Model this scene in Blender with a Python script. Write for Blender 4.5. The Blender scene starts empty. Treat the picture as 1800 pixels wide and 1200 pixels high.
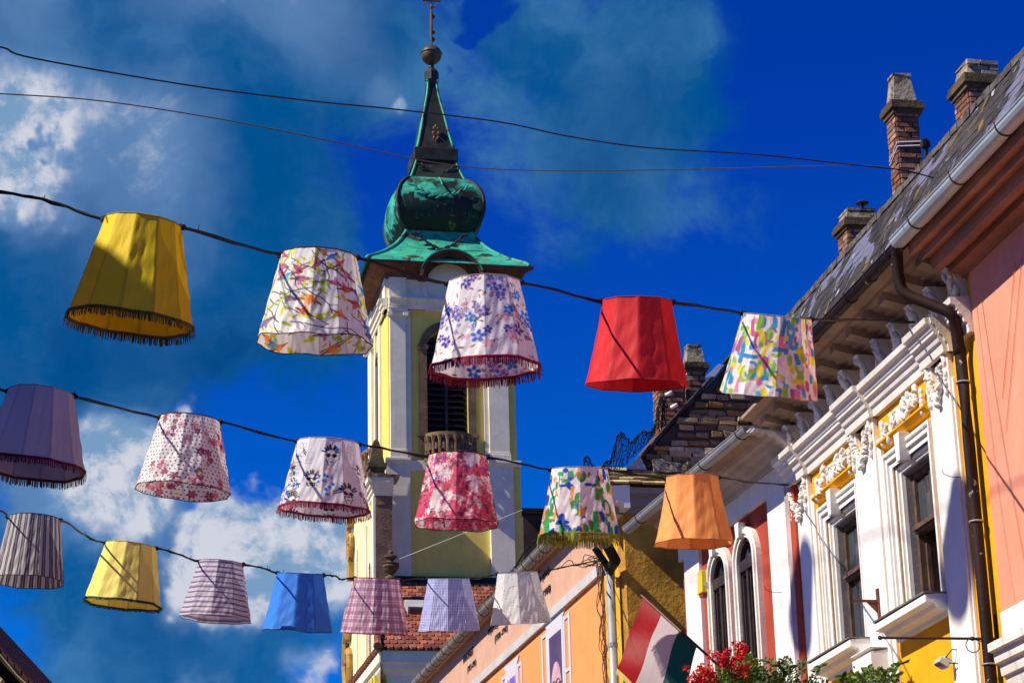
import bpy, math, random
import numpy as np
from mathutils import Vector, Matrix
scene = bpy.context.scene
COL = scene.collection
R_ = math.radians
random.seed(7); rng = np.random.default_rng(7)

# ------------------------------------------------------------------ camera
FPX, PITCH, ROLL, EYE = 3884.0, 18.5, 1.5, 1.6
_p = R_(PITCH); _c, _s = math.cos(R_(ROLL)), math.sin(R_(ROLL))
CF = Vector((0, math.cos(_p), math.sin(_p)))
_R0 = Vector((1, 0, 0)); _U0 = Vector((0, -math.sin(_p), math.cos(_p)))
CR = _c*_R0 - _s*_U0; CU = _s*_R0 + _c*_U0
CAMLOC = Vector((0, 0, EYE))
cd = bpy.data.cameras.new('camera'); cam = bpy.data.objects.new('camera', cd); COL.objects.link(cam)
cam.matrix_world = Matrix(((CR.x, CU.x, -CF.x, 0), (CR.y, CU.y, -CF.y, 0), (CR.z, CU.z, -CF.z, EYE), (0, 0, 0, 1)))
cd.sensor_width = 36; cd.lens = 36*FPX/1800; cd.clip_end = 6000; cd.clip_start = 0.2
scene.camera = cam

def ray(u, v): return CF*FPX + CR*(u-900) - CU*(v-600)
def at(u, v, rng_):                       # point seen at (u,v), rng_ metres away horizontally
    r = ray(u, v); return CAMLOC + r*(rng_/math.hypot(r.x, r.y))

# ------------------------------------------------------------------ sun and sky
SUN_AZ, SUN_EL = 21.0, 44.0               # sun stands to the left of the street, a little behind the camera
SDIR = Vector((-math.cos(R_(SUN_AZ))*math.cos(R_(SUN_EL)), -math.sin(R_(SUN_AZ))*math.cos(R_(SUN_EL)), math.sin(R_(SUN_EL))))
sl = bpy.data.lights.new('sun', 'SUN'); sl.energy = 5.0; sl.angle = R_(0.55); sl.color = (1.0, .915, .77)
so = bpy.data.objects.new('sun', sl); COL.objects.link(so)
so.rotation_mode = 'QUATERNION'; so.rotation_quaternion = SDIR.to_track_quat('Z', 'Y'); so.location = (-20, -5, 40)
scene.view_settings.view_transform = 'Standard'; scene.view_settings.look = 'None'
scene.view_settings.exposure = 0.38; scene.view_settings.gamma = 1

class NT:
    def __init__(s, tree): s.t = tree; s.n = tree.nodes; s.l = tree.links
    def node(s, typ, **kw):
        n = s.n.new(typ)
        for k, v in kw.items(): setattr(n, k, v)
        return n
    def put(s, sock, v):
        if isinstance(v, bpy.types.NodeSocket): s.l.new(v, sock)
        elif v is not None:
            try: sock.default_value = v
            except Exception: sock.default_value = tuple(v)+(1,) if len(v) == 3 else v
    def math(s, op, a, b=None, c=None, clamp=False):
        n = s.node('ShaderNodeMath', operation=op); n.use_clamp = clamp
        s.put(n.inputs[0], a); s.put(n.inputs[1], b)
        if c is not None: s.put(n.inputs[2], c)
        return n.outputs[0]
    def vmath(s, op, a, b=None):
        n = s.node('ShaderNodeVectorMath', operation=op); s.put(n.inputs[0], a)
        if b is not None: s.put(n.inputs[1], b)
        return n.outputs['Value'] if op in ('DOT_PRODUCT', 'DISTANCE', 'LENGTH') else n.outputs[0]
    def mix(s, f, a, b, mode='MIX'):
        n = s.node('ShaderNodeMix', data_type='RGBA', blend_type=mode)
        s.put(n.inputs[0], f); s.put(n.inputs[6], a); s.put(n.inputs[7], b); return n.outputs[2]
    def noise(s, vec, scale, detail=4, rough=.55, dist=0.0, color=False):
        n = s.node('ShaderNodeTexNoise'); s.put(n.inputs['Vector'], vec); n.inputs['Scale'].default_value = scale
        n.inputs['Detail'].default_value = detail; n.inputs['Roughness'].default_value = rough
        n.inputs['Distortion'].default_value = dist
        return n.outputs['Color' if color else 'Fac']
    def smooth(s, x, lo, hi, to0=0., to1=1.):
        n = s.node('ShaderNodeMapRange', interpolation_type='SMOOTHSTEP'); s.put(n.inputs[0], x)
        for i, v in enumerate((lo, hi, to0, to1)): n.inputs[i+1].default_value = v
        return n.outputs[0]

w = bpy.data.worlds.new('World'); scene.world = w; w.use_nodes = True
W = NT(w.node_tree); W.n.clear()
sky = W.node('ShaderNodeTexSky', sky_type='NISHITA'); sky.sun_disc = False
sky.sun_elevation = R_(SUN_EL); sky.sun_rotation = math.atan2(SDIR.x, SDIR.y)
sky.ozone_density = 6.0; sky.dust_density = 0.2; sky.air_density = 1.0
gen = W.node('ShaderNodeTexCoord').outputs['Generated']
dirv = W.vmath('NORMALIZE', gen)
def blobs(lst, vec):
    tot = None
    for (u, v, r, wt) in lst:
        d = ray(u, v).normalized()
        dist = W.vmath('DISTANCE', vec, tuple(d))
        g = W.smooth(dist, r/FPX*1.35, r/FPX*0.15, 0., wt)
        tot = g if tot is None else W.math('ADD', tot, g)
    return tot
warp = W.noise(dirv, 9, 5, .6, color=True)
wv = W.vmath('ADD', dirv, W.vmath('MULTIPLY', W.vmath('SUBTRACT', warp, (.5, .5, .5)), (.09, .09, .09)))
n1 = W.noise(dirv, 13, 10, .66, .5); n2 = W.noise(dirv, 34, 10, .62, .3); n3 = W.noise(W.vmath('ADD', dirv, (-.006, -.001, .007)), 34, 10, .62, .3)
grey = blobs([(100, 60, 330, .8), (430, 120, 330, .8), (250, 420, 330, .9), (60, 560, 260, .8), (480, 520, 190, .55), (640, 60, 180, .6),
              (1000, 140, 280, .5), (1180, 230, 260, .30), (1090, 60, 260, .3), (1000, 420, 260, .22), (250, 1120, 300, .8), (520, 1060, 200, .6), (60, 760, 190, .6),
              (150, 900, 220, .6)], wv)
gm = W.smooth(W.math('ADD', grey, W.math('MULTIPLY', W.math('SUBTRACT', n1, .5), 1.5)), .22, .72)
white = blobs([(10, 240, 120, .62), (80, 300, 80, .35), (0, 340, 90, .5), (120, 210, 90, .22), (215, 810, 110, .85), (185, 880, 110, .8), (70, 860, 150, .4), (150, 740, 90, .3),
               (480, 930, 150, .9), (390, 965, 110, .7), (570, 965, 130, .85), (600, 900, 60, .3), (330, 1000, 90, .3), (685, 200, 24, .55), (530, 695, 38, .8), (305, 705, 24, .6),
               (560, 20, 180, .36), (40, 20, 180, .30), (250, 330, 220, .38), (330, 10, 120, .25), (930, 790, 55, .3), (400, 1185, 70, .5), (600, 1185, 60, .5), (640, 190, 60, .25), (1290, 215, 90, .12)], wv)
wn = W.math('ADD', W.math('MULTIPLY', W.math('SUBTRACT', n2, .5), .42), W.math('MULTIPLY', W.math('SUBTRACT', n1, .5), .95))
wm = W.smooth(W.math('ADD', white, wn), .34, .70)
hol = blobs([(70, 270, 38, 1.), (105, 290, 35, .8), (860, 15, 55, 1.), (835, 60, 25, .6), (800, 150, 22, .5), (650, 330, 80, .6), (220, 950, 60, .4)], wv)
wm = W.math('MULTIPLY', wm, W.smooth(hol, .35, .7, 1., 0.05))
gm = W.math('MULTIPLY', gm, W.smooth(blobs([(860, 15, 55, 1.), (835, 70, 30, .8), (800, 150, 25, .6), (680, 330, 80, .7)], wv), .3, .6, 1., 0.1))
zc = W.node('ShaderNodeSeparateXYZ'); W.l.new(dirv, zc.inputs[0])
skyc = W.mix(1.0, sky.outputs[0], W.mix(W.smooth(zc.outputs[2], .16, .44), (0.006, .66, 1.80, 1), (0.004, .34, 1.52, 1)), 'MULTIPLY')
shade_n = W.noise(wv, 7, 5, .6)
greyc = W.mix(W.smooth(W.math('ADD', W.math('MULTIPLY', shade_n, .6), W.math('MULTIPLY', W.noise(wv, 22, 8, .6), .4)), .40, .64), (.0, 1.25, 3.7, 1), (.7, 2.7, 5.6, 1))
greyc = W.mix(W.smooth(white, .08, .5), greyc, (2.0, 3.9, 7.0, 1))
teal = blobs([(80, 480, 190, .9), (420, 560, 190, .6), (500, 300, 190, .55), (330, 620, 150, .6), (1080, 240, 150, .5), (60, 620, 120, .7), (640, 60, 110, .5), (330, 1090, 200, .6), (1150, 520, 120, .2)], wv)
greyc = W.mix(W.math('MINIMUM', W.math('MULTIPLY', teal, W.smooth(shade_n, .30, .58)), .9), greyc, (.0, .85, 2.9, 1))
c1 = W.mix(W.math('MULTIPLY', gm, .90), skyc, greyc)
whitec = W.mix(W.smooth(W.math('ADD', W.math('MULTIPLY', W.math('SUBTRACT', n2, n3), 1.0), W.noise(wv, 20, 7, .6)), .34, .60), (2.6, 4.6, 7.4, 1), (8.6, 9.0, 10.2, 1))
c2 = W.mix(wm, c1, whitec)
SKYN = c2
bg = W.node('ShaderNodeBackground'); bg.inputs['Strength'].default_value = .056
W.l.new(c2, bg.inputs[0])
wo = W.node('ShaderNodeOutputWorld'); W.l.new(bg.outputs[0], wo.inputs[0])

# ------------------------------------------------------------------ materials
MATS = {}
def lin(c): return tuple(((x/255)/12.92 if x/255 <= .04045 else ((x/255+.055)/1.055)**2.4) for x in c)
def mat(name, col, rough=.85, var=.12, scale=2.0, bump=.15, bscale=25, dirt=None, spec=.25, metal=0., attr=False, patch=None, streak=0., bdist=.01):
    if name in MATS: return MATS[name]
    m = bpy.data.materials.new(name); m.use_nodes = True; N = NT(m.node_tree)
    bs = N.n['Principled BSDF']; pos = N.node('ShaderNodeNewGeometry').outputs['Position']
    c = col if len(col) == 4 else tuple(col)+(1,)
    base = c
    if attr:
        a = N.node('ShaderNodeAttribute', attribute_name='Col'); base = N.mix(1., c, a.outputs['Color'], 'MULTIPLY')
    nz = N.noise(pos, scale, 6, .6)
    hi = tuple(min(1, x*(1+var)) for x in c[:3])+(1,); lo = tuple(x*(1-var*1.6) for x in c[:3])+(1,)
    f = N.smooth(nz, .3, .7)
    if attr: base = N.mix(f, N.mix(1., base, (1-var*1.5,)*3+(1,), 'MULTIPLY'), base)
    else: base = N.mix(f, lo, hi)
    if streak:
        sv = N.vmath('MULTIPLY', pos, (9, 9, .6)); sn = N.noise(sv, 1.0, 5, .65)
        base = N.mix(N.math('MULTIPLY', N.smooth(sn, .52, .72), streak), base, tuple(x*.45 for x in c[:3])+(1,))
    if dirt:
        dcol, dlo, dhi, dsc = dirt
        dn = N.noise(pos, dsc, 8, .7, .3)
        base = N.mix(N.smooth(dn, dlo, dhi), base, tuple(dcol)+(1,))
    if patch:
        for pcol, plo, phi, psc in patch:
            pn = N.noise(pos, psc, 7, .6, .8)
            base = N.mix(N.smooth(pn, plo, phi), base, tuple(pcol)+(1,))
    N.put(bs.inputs['Base Color'], base)
    bs.inputs['Roughness'].default_value = rough; bs.inputs['Specular IOR Level'].default_value = spec
    bs.inputs['Metallic'].default_value = metal
    if bump:
        b = N.node('ShaderNodeBump'); b.inputs['Strength'].default_value = bump; b.inputs['Distance'].default_value = bdist
        N.put(b.inputs['Height'], N.noise(pos, bscale, 6, .65)); N.l.new(b.outputs[0], bs.inputs['Normal'])
    MATS[name] = m; return m
WHITE = mat('white_plaster', (.81, .78, .72), var=.04, bump=.2, bscale=30, dirt=((.50, .47, .43), .66, .84, 3.0), streak=.16)
STUCCO = mat('white_stucco', (.76, .72, .65), var=.08, bump=.5, bscale=45, dirt=((.36, .33, .28), .58, .80, 7.), bdist=.015)
YELLOW = mat('yellow_plaster', (.84, .39, .004), var=.07, bump=.35, bscale=24, dirt=((.58, .27, .02), .58, .80, 2.5), streak=.22)
REDP = mat('red_plaster', (.40, .058, .028), var=.10, bump=.25, dirt=((.33, .07, .04), .55, .8, 3.), streak=.15)
PINKP = mat('salmon_plaster', (.78, .29, .18), var=.04, bump=.25, bscale=14, dirt=((.82, .38, .26), .45, .75, .9), streak=.16, patch=[((.66, .25, .17), .64, .76, 2.2)])
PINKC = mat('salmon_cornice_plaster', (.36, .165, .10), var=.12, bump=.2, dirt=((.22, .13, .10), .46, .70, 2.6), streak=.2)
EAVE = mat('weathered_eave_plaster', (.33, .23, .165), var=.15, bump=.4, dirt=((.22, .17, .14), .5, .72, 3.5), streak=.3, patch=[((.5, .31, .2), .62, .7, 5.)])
PURP = mat('lilac_plaster', (.60, .58, .66), var=.08, bump=.3, dirt=((.35, .33, .33), .58, .8, 3.))
ORANGE = mat('orange_plaster', (.86, .315, .095), var=.04, bump=.12, dirt=((.80, .33, .12), .5, .8, 1.2), streak=.05)
PEACH = mat('peach_plaster', (.62, .36, .24), var=.06, bump=.15, dirt=((.52, .31, .21), .5, .8, 1.4), streak=.12)
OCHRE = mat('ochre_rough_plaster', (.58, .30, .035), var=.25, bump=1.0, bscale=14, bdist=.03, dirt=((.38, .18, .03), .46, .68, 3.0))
CREAM = mat('cream_tower_plaster', (.88, .68, .14), var=.05, bump=.15, dirt=((.62, .46, .14), .58, .85, 1.4), streak=.16)
TWHITE = mat('tower_white_plaster', (.84, .77, .58), var=.06, bump=.15, dirt=((.54, .49, .38), .55, .82, 1.2), streak=.22)
BSTONE = mat('brown_stone', (.22, .135, .075), var=.25, bump=.5, bscale=12, dirt=((.10, .07, .05), .5, .75, 4.), bdist=.04)
DSTONE = mat('mossy_dark_stone', (.12, .085, .04), var=.3, bump=.7, bscale=14, dirt=((.05, .045, .03), .45, .7, 6.), bdist=.04)
BROWNC = mat('brown_painted_cornice', (.15, .065, .035), var=.2, bump=.2, dirt=((.07, .035, .025), .45, .7, 2.5))
COPPER = mat('green_copper', (.05, .46, .29), rough=.55, var=.2, scale=1.5, bump=.15, bscale=8, attr=True,
             patch=[((.035, .03, .022), .53, .62, 1.3), ((.16, .20, .07), .60, .68, 2.2)], streak=.4)
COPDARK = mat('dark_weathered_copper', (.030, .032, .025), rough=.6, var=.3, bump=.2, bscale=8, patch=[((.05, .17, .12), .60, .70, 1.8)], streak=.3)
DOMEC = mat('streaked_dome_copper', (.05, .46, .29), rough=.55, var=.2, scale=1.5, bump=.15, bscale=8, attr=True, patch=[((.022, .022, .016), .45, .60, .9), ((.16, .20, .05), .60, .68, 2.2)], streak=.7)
BALLM = mat('ball_metal', (.10, .085, .05), rough=.5, var=.3, bump=.1, patch=[((.07, .22, .15), .52, .62, 1.6)], metal=.3)
GUTB = mat('pale_zinc_gutter', (.42, .50, .54), rough=.5, var=.08, bump=.1, dirt=((.28, .32, .34), .55, .8, 4.), metal=.2, spec=.5)
GUTG = mat('grey_zinc', (.36, .37, .37), rough=.5, var=.12, bump=.15, dirt=((.24, .23, .22), .5, .8, 5.), metal=.3, spec=.5)
GUTD = mat('dark_brown_gutter', (.022, .011, .009), rough=.6, var=.25, bump=.25, patch=[((.40, .38, .36), .66, .685, 11.)], spec=.2)
IRON = mat('dark_iron', (.035, .024, .022), rough=.6, var=.2, bump=.2)
BLACKM = mat('black_rubber', (.012, .012, .013), rough=.7, var=.2, bump=0)
WOODB = mat('old_brown_wood', (.11, .065, .045), rough=.7, var=.3, scale=6, bump=.4, bscale=40, dirt=((.30, .24, .19), .62, .76, 14.), spec=.3)
WOODD = mat('dark_brown_wood', (.045, .028, .022), rough=.55, var=.25, scale=6, bump=.2, bscale=30, spec=.4)
GREYR = mat('grey_reveal_plaster', (.24, .22, .22), var=.2, bump=.5, bscale=25, dirt=((.15, .13, .12), .5, .75, 8.))
SLATE = mat('old_patched_slate', (.05, .045, .042), rough=.75, var=.35, scale=3, bump=.8, bscale=20, bdist=.03,
            patch=[((.15, .15, .23), .53, .545, 1.5), ((.42, .42, .44), .635, .655, 3.4), ((.22, .15, .03), .60, .63, 2.4)])
RIDGE = mat('mortar_ridge', (.13, .115, .10), var=.35, scale=6, bump=1., bscale=30, bdist=.02)
BRICK = mat('old_brick', (1, 1, 1), var=.25, scale=9, bump=.9, bscale=40, bdist=.015, attr=True, patch=[((.07, .055, .04), .58, .72, 5.)])
TILE = mat('clay_tile', (1, 1, 1), var=.25, scale=5, bump=.3, bscale=20, attr=True, bdist=.01)
MORTAR = mat('dark_mortar', (.075, .06, .05), var=.3, bump=.8, bscale=30)
CEMENT = mat('mossy_cement', (.36, .31, .22), var=.25, bump=.9, bscale=22, bdist=.03, dirt=((.07, .055, .04), .46, .62, 6.), patch=[((.30, .24, .02), .56, .66, 3.5)])
NETM = mat('black_netting', (.012, .014, .018), rough=.8, var=.1, bump=0)
GRAYW = mat('grey_eave_paint', (.30, .29, .31), var=.1, bump=.2)  # one even grey on the end cornice
PAVE = mat('pale_street_paving', (.17, .145, .115), var=.15, scale=1.2, bump=.4, bscale=9)
LETTER = mat('black_lettering', (.02, .02, .022), rough=.7, var=.1, bump=0)
def glass(name, col=(.02, .025, .03), rough=.06):
    m = bpy.data.materials.new(name); m.use_nodes = True; N = NT(m.node_tree); b = N.n['Principled BSDF']
    pos = N.node('ShaderNodeNewGeometry').outputs['Position']
    N.put(b.inputs['Base Color'], N.mix(N.smooth(N.noise(pos, 2.2, 3, .5), .45, .6), tuple(col)+(1,), tuple(x*2.2 for x in col)+(1,)))
    b.inputs['Roughness'].default_value = rough; b.inputs['Specular IOR Level'].default_value = .9
    bp = N.node('ShaderNodeBump'); bp.inputs['Strength'].default_value = .06; bp.inputs['Distance'].default_value = .05
    N.put(bp.inputs['Height'], N.noise(pos, 3, 2)); N.l.new(bp.outputs[0], b.inputs['Normal'])
    return m
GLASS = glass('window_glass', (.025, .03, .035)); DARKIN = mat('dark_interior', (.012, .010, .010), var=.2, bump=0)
CURTAIN = mat('pale_curtain', (.34, .24, .20), var=.2, scale=5, bump=.3)

# ------------------------------------------------------------------ mesh helpers
class Frame:                                # a vertical plane: s runs along it, z up, n out of it
    def __init__(s, O, sd, nd): s.O = Vector((O[0], O[1], 0)); s.d = Vector((sd[0], sd[1], 0)); s.n = Vector((nd[0], nd[1], 0))
    def __call__(s, a, z, n=0.): return s.O + s.d*a + s.n*n + Vector((0, 0, z))
    def sz(s, u, v, n=0.):
        r = ray(u, v); t = (s.O+s.n*n-CAMLOC).dot(s.n)/r.dot(s.n); p = CAMLOC + r*t
        return (p-s.O).dot(s.d), p.z
def street(O, h):                           # right-hand street front heading h degrees left of north, outward normal to the street
    h = R_(h); return Frame(O, (-math.sin(h), math.cos(h)), (-math.cos(h), -math.sin(h)))

class MB:
    def __init__(s): s.v = []; s.f = []; s.c = []; s.cur = (1, 1, 1)
    def add(s, vs, fs):
        o = len(s.v); s.v += [Vector(x) for x in vs]
        for f in fs: s.f.append([o+i for i in f]); s.c.append(s.cur)
        return s
    def hexa(s, p): return s.add(p, [(0, 1, 2, 3), (7, 6, 5, 4), (0, 4, 5, 1), (1, 5, 6, 2), (2, 6, 7, 3), (3, 7, 4, 0)])
    def box(s, F, s0, s1, z0, z1, n0, n1, taper=0., jit=0.):
        t = taper
        p = [(s0, z0, n0), (s1, z0, n0), (s1, z0, n1), (s0, z0, n1), (s0+t, z1, n0), (s1-t, z1, n0), (s1-t, z1, n1-t), (s0+t, z1, n1-t)]
        if jit: p = [tuple(x+random.uniform(-jit, jit) for x in q) for q in p]
        return s.hexa([F(*q) for q in p])
    def extr(s, F, prof, s0, s1, miter0=0., miter1=0., caps=True):     # prof: list of (n,z) closed; extruded along s
        k = len(prof)
        a = [F(s0+miter0*n, z, n) for n, z in prof]; b = [F(s1-miter1*n, z, n) for n, z in prof]
        fs = [(i, (i+1) % k, k+(i+1) % k, k+i) for i in range(k)]
        if caps: fs += [tuple(range(k))[::-1], tuple(range(k, 2*k))]
        return s.add(a+b, fs)
    def strip(s, F, prof, s0, s1):                                    # open profile extruded along s
        k = len(prof); a = [F(s0, z, n) for n, z in prof]; b = [F(s1, z, n) for n, z in prof]
        return s.add(a+b, [(i, i+1, k+i+1, k+i) for i in range(k-1)])
    def quad(s, a, b, c, d): return s.add([a, b, c, d], [(0, 1, 2, 3)])
    def poly(s, F, pts, n0, n1):                                      # polygon (s,z) thickened between n0 and n1
        k = len(pts); a = [F(p[0], p[1], n0) for p in pts]; b = [F(p[0], p[1], n1) for p in pts]
        return s.add(a+b, [tuple(range(k))[::-1], tuple(range(k, 2*k))]+[(i, (i+1) % k, k+(i+1) % k, k+i) for i in range(k)])
    def tube(s, pts, r, seg=8, caps=True):
        pts = [Vector(p) for p in pts]; n = len(pts); o = len(s.v); up0 = None
        for i, p in enumerate(pts):
            t = (pts[min(i+1, n-1)]-pts[max(i-1, 0)]).normalized()
            a = t.cross(Vector((0, 0, 1)));
            if a.length < 1e-3: a = t.cross(Vector((0, 1, 0)))
            a.normalize(); b = t.cross(a).normalized()
            if up0 is not None and a.dot(up0) < 0: a, b = -a, -b
            up0 = a; rr = r[i] if isinstance(r, (list, tuple)) else r
            s.v += [p + a*(rr*math.cos(2*math.pi*k/seg)) + b*(rr*math.sin(2*math.pi*k/seg)) for k in range(seg)]
        for i in range(n-1):
            for k in range(seg):
                s.f.append([o+i*seg+k, o+i*seg+(k+1) % seg, o+(i+1)*seg+(k+1) % seg, o+(i+1)*seg+k]); s.c.append(s.cur)
        if caps:
            s.f.append([o+k for k in range(seg)][::-1]); s.c.append(s.cur)
            s.f.append([o+(n-1)*seg+k for k in range(seg)]); s.c.append(s.cur)
        return s
    def lathe(s, ctr, prof, seg=24, squash=None):                     # prof (r,z) about vertical axis
        o = len(s.v); k = len(prof)
        for r, z in prof: s.v += [Vector(ctr)+Vector((r*math.cos(2*math.pi*j/seg), r*math.sin(2*math.pi*j/seg), z)) for j in range(seg)]
        for i in range(k-1):
            for j in range(seg): s.f.append([o+i*seg+j, o+i*seg+(j+1) % seg, o+(i+1)*seg+(j+1) % seg, o+(i+1)*seg+j]); s.c.append(s.cur)
        s.f.append([o+j for j in range(seg)][::-1]); s.c.append(s.cur); s.f.append([o+(k-1)*seg+j for j in range(seg)]); s.c.append(s.cur)
        return s
    def blob(s, c, ax, bx, cx, jit=0.):                               # low ellipsoid with given half-axis vectors
        c = Vector(c); vs = []; fs = []; nu, nv = 8, 5
        for i in range(nv+1):
            th = math.pi*i/nv
            for j in range(nu):
                ph = 2*math.pi*j/nu; k = 1+random.uniform(-jit, jit)
                vs.append(c + Vector(ax)*(math.cos(th)*k) + Vector(bx)*(math.sin(th)*math.cos(ph)*k) + Vector(cx)*(math.sin(th)*math.sin(ph)*k))
        for i in range(nv):
            for j in range(nu): fs.append((i*nu+j, i*nu+(j+1) % nu, (i+1)*nu+(j+1) % nu, (i+1)*nu+j))
        return s.add(vs, fs)
    def merge(s, o):
        k = len(s.v); s.v += o.v; s.f += [[q+k for q in f] for f in o.f]; s.c += o.c; return s
    def build(s, name, m, parent=None, smooth=False, bevel=0.):
        me = bpy.data.meshes.new(name)
        if parent is not None: off = parent.matrix_basis.translation if parent.parent is None else parent.parent.matrix_basis.translation
        else:
            xs = [v.x for v in s.v]; ys = [v.y for v in s.v]; zs = [v.z for v in s.v]
            off = Vector(((min(xs)+max(xs))/2, (min(ys)+max(ys))/2, min(zs)))
        me.from_pydata([v-off for v in s.v], [], s.f)
        if True:
            a = me.color_attributes.new('Col', 'FLOAT_COLOR', 'CORNER'); arr = []
            for f, c in zip(s.f, s.c): arr += (list(c)+[1])*len(f)
            a.data.foreach_set('color', arr)
        me.update(); me.validate()
        import bmesh
        bm = bmesh.new(); bm.from_mesh(me); bmesh.ops.recalc_face_normals(bm, faces=bm.faces); bm.to_mesh(me); bm.free()
        me.materials.append(m)
        if smooth: me.polygons.foreach_set('use_smooth', [True]*len(me.polygons))
        o = bpy.data.objects.new(name, me); COL.objects.link(o)
        if parent is not None: o.parent = parent
        else: o.location = off
        if bevel:
            b = o.modifiers.new('bevel', 'BEVEL'); b.width = bevel; b.segments = 2; b.limit_method = 'ANGLE'; b.angle_limit = R_(40)
        return o
def tag(o, label=None, cat=None, group=None, kind=None):
    if label: o['label'] = label
    if cat: o['category'] = cat
    if group: o['group'] = group
    if kind: o['kind'] = kind
    return o
def thing(name, loc, label, cat, group=None):
    o = bpy.data.objects.new(name, None); o.empty_display_size = .1; COL.objects.link(o); o.location = loc
    bpy.context.view_layer.update() if False else None
    o.matrix_basis = Matrix.Translation(Vector(loc)); return tag(o, label, cat, group)
def wall_with_holes(mb, F, s0, s1, z0, z1, holes, n0, n1):           # solid wall split round rectangular holes
    ss = sorted({s0, s1}|{h[0] for h in holes}|{h[1] for h in holes})
    for a, b in zip(ss[:-1], ss[1:]):
        hs = sorted([h for h in holes if h[0] <= a+1e-6 and h[1] >= b-1e-6], key=lambda h: h[2]); z = z0
        for h in hs: mb.box(F, a, b, z, h[2], n0, n1); z = h[3]
        mb.box(F, a, b, z, z1, n0, n1)
def hang(pts, k=10, jit=0.):                                          # smooth curve through points (Catmull-Rom)
    P = [Vector(p) for p in pts]; P = [P[0]*2-P[1]]+P+[P[-1]*2-P[-2]]; out = []
    for i in range(1, len(P)-2):
        for j in range(k):
            t = j/k; a, b, c, d = P[i-1:i+3]
            q = .5*((2*b)+(c-a)*t+(2*a-5*b+4*c-d)*t*t+(3*b-a-3*c+d)*t**3)
            if jit: q = q+Vector((random.uniform(-jit, jit), random.uniform(-jit, jit), random.uniform(-jit, jit)))
            out.append(q)
    return out+[P[-2]]
def brickwork(mb, pt, w, h, rows, bl, depth=.02, rough=.3, cols=None, miss=.03, jitc=.3):
    """bricks on a face; pt(a,z,n) maps local coordinates, w x h metres"""
    rh = h/rows
    for r in range(rows):
        x = -bl*(.5 if r % 2 else 0)-random.uniform(0, bl*.2)
        while x < w:
            l = bl*random.uniform(1-rough, 1+rough); a, b = max(0, x), min(w, x+l)
            if b-a > .02 and random.random() > miss:
                base = random.choice(cols); k = random.uniform(1-jitc, 1+jitc); mb.cur = tuple(c*k for c in base)
                d = depth*random.uniform(.3, 1.3); g = rh*.12
                mb.hexa([pt(a+g, r*rh+g, -.02), pt(b-g, r*rh+g, -.02), pt(b-g, r*rh+g, d), pt(a+g, r*rh+g, d),
                         pt(a+g, (r+1)*rh-g, -.02), pt(b-g, (r+1)*rh-g, -.02), pt(b-g, (r+1)*rh-g, d), pt(a+g, (r+1)*rh-g, d)])
            x += l
    mb.cur = (1, 1, 1)
def clamp01(x): return max(0., min(1., x))

# ------------------------------------------------------------------ ground
g = MB().quad((-900, -300, 0), (900, -300, 0), (900, 1500, 0), (-900, 1500, 0)).build('ground', PAVE); tag(g, 'pale stone paved street and square', kind='structure')
# ------------------------------------------------------------------ lampshade fabrics: printed patterns drawn on the cloth, one colour per mesh point
CW, CH = 1.42, .48                                          # cloth size in metres (round, high)
class Cloth:
    def __init__(s, W=420, H=132, base=(.9, .88, .86)):
        s.W, s.H = W, H; s.a = np.zeros((H, W, 3)); s.a[:] = base
        s.x, s.y = np.meshgrid((np.arange(W)+.5)/W*CW, (np.arange(H)+.5)/H*CH)
    def dx(s, cx): return (s.x-cx+CW/2) % CW - CW/2
    def put(s, m, col): m = np.clip(m, 0, 1)[..., None]; s.a = s.a*(1-m)+np.array(col)*m
    def ell(s, cx, cy, rx, ry, ang, col, soft=.35, op=1.):
        dx, dy = s.dx(cx), s.y-cy; c, n = math.cos(ang), math.sin(ang)
        q = np.sqrt(((dx*c+dy*n)/rx)**2+((-dx*n+dy*c)/ry)**2); s.put((1-q)/soft*op+0*q, col)
    def line(s, x0, y0, x1, y1, w, col, op=1.):
        dx, dy = s.dx(x0), s.y-y0; lx, ly = x1-x0, y1-y0; L = max(1e-6, lx*lx+ly*ly)
        t = np.clip((dx*lx+dy*ly)/L, 0, 1); d = np.hypot(dx-lx*t, dy-ly*t); s.put((w-d)/(.5*w)*op, col)
    def noise(s, cells, octs=4, seed=0, rough=.55):
        r = np.random.default_rng(seed); out = np.zeros((s.H, s.W)); amp = 1.; tot = 0
        for o in range(octs):
            cx = int(cells*2**o); cy = max(2, int(cells*2**o*CH/CW)); g = r.random((cy+2, cx))
            fx = s.x/CW*cx; fy = s.y/CH*cy; ix = fx.astype(int); iy = fy.astype(int); tx = fx-ix; ty = fy-iy
            tx = tx*tx*(3-2*tx); ty = ty*ty*(3-2*ty)
            v = (g[iy, ix % cx]*(1-tx)+g[iy, (ix+1) % cx]*tx)*(1-ty)+(g[iy+1, ix % cx]*(1-tx)+g[iy+1, (ix+1) % cx]*tx)*ty
            out += v*amp; tot += amp; amp *= rough
        return out/tot
def pr(a, b): return random.uniform(a, b)
def flower(c, x, y, r, col, mid=(.75, .6, .2), k=5):
    a0 = pr(0, 6)
    for i in range(k):
        a = a0+i*2*math.pi/k; sh = pr(.7, 1.15); c.ell(x+math.cos(a)*r*.6, y+math.sin(a)*r*.6, r*.52, r*.38, a, tuple(q*sh for q in col), .5)
    c.ell(x, y, r*.22, r*.22, 0, mid)
def leaf(c, x, y, r, a, col): c.ell(x, y, r, r*.36, a, col, .5)
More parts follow.
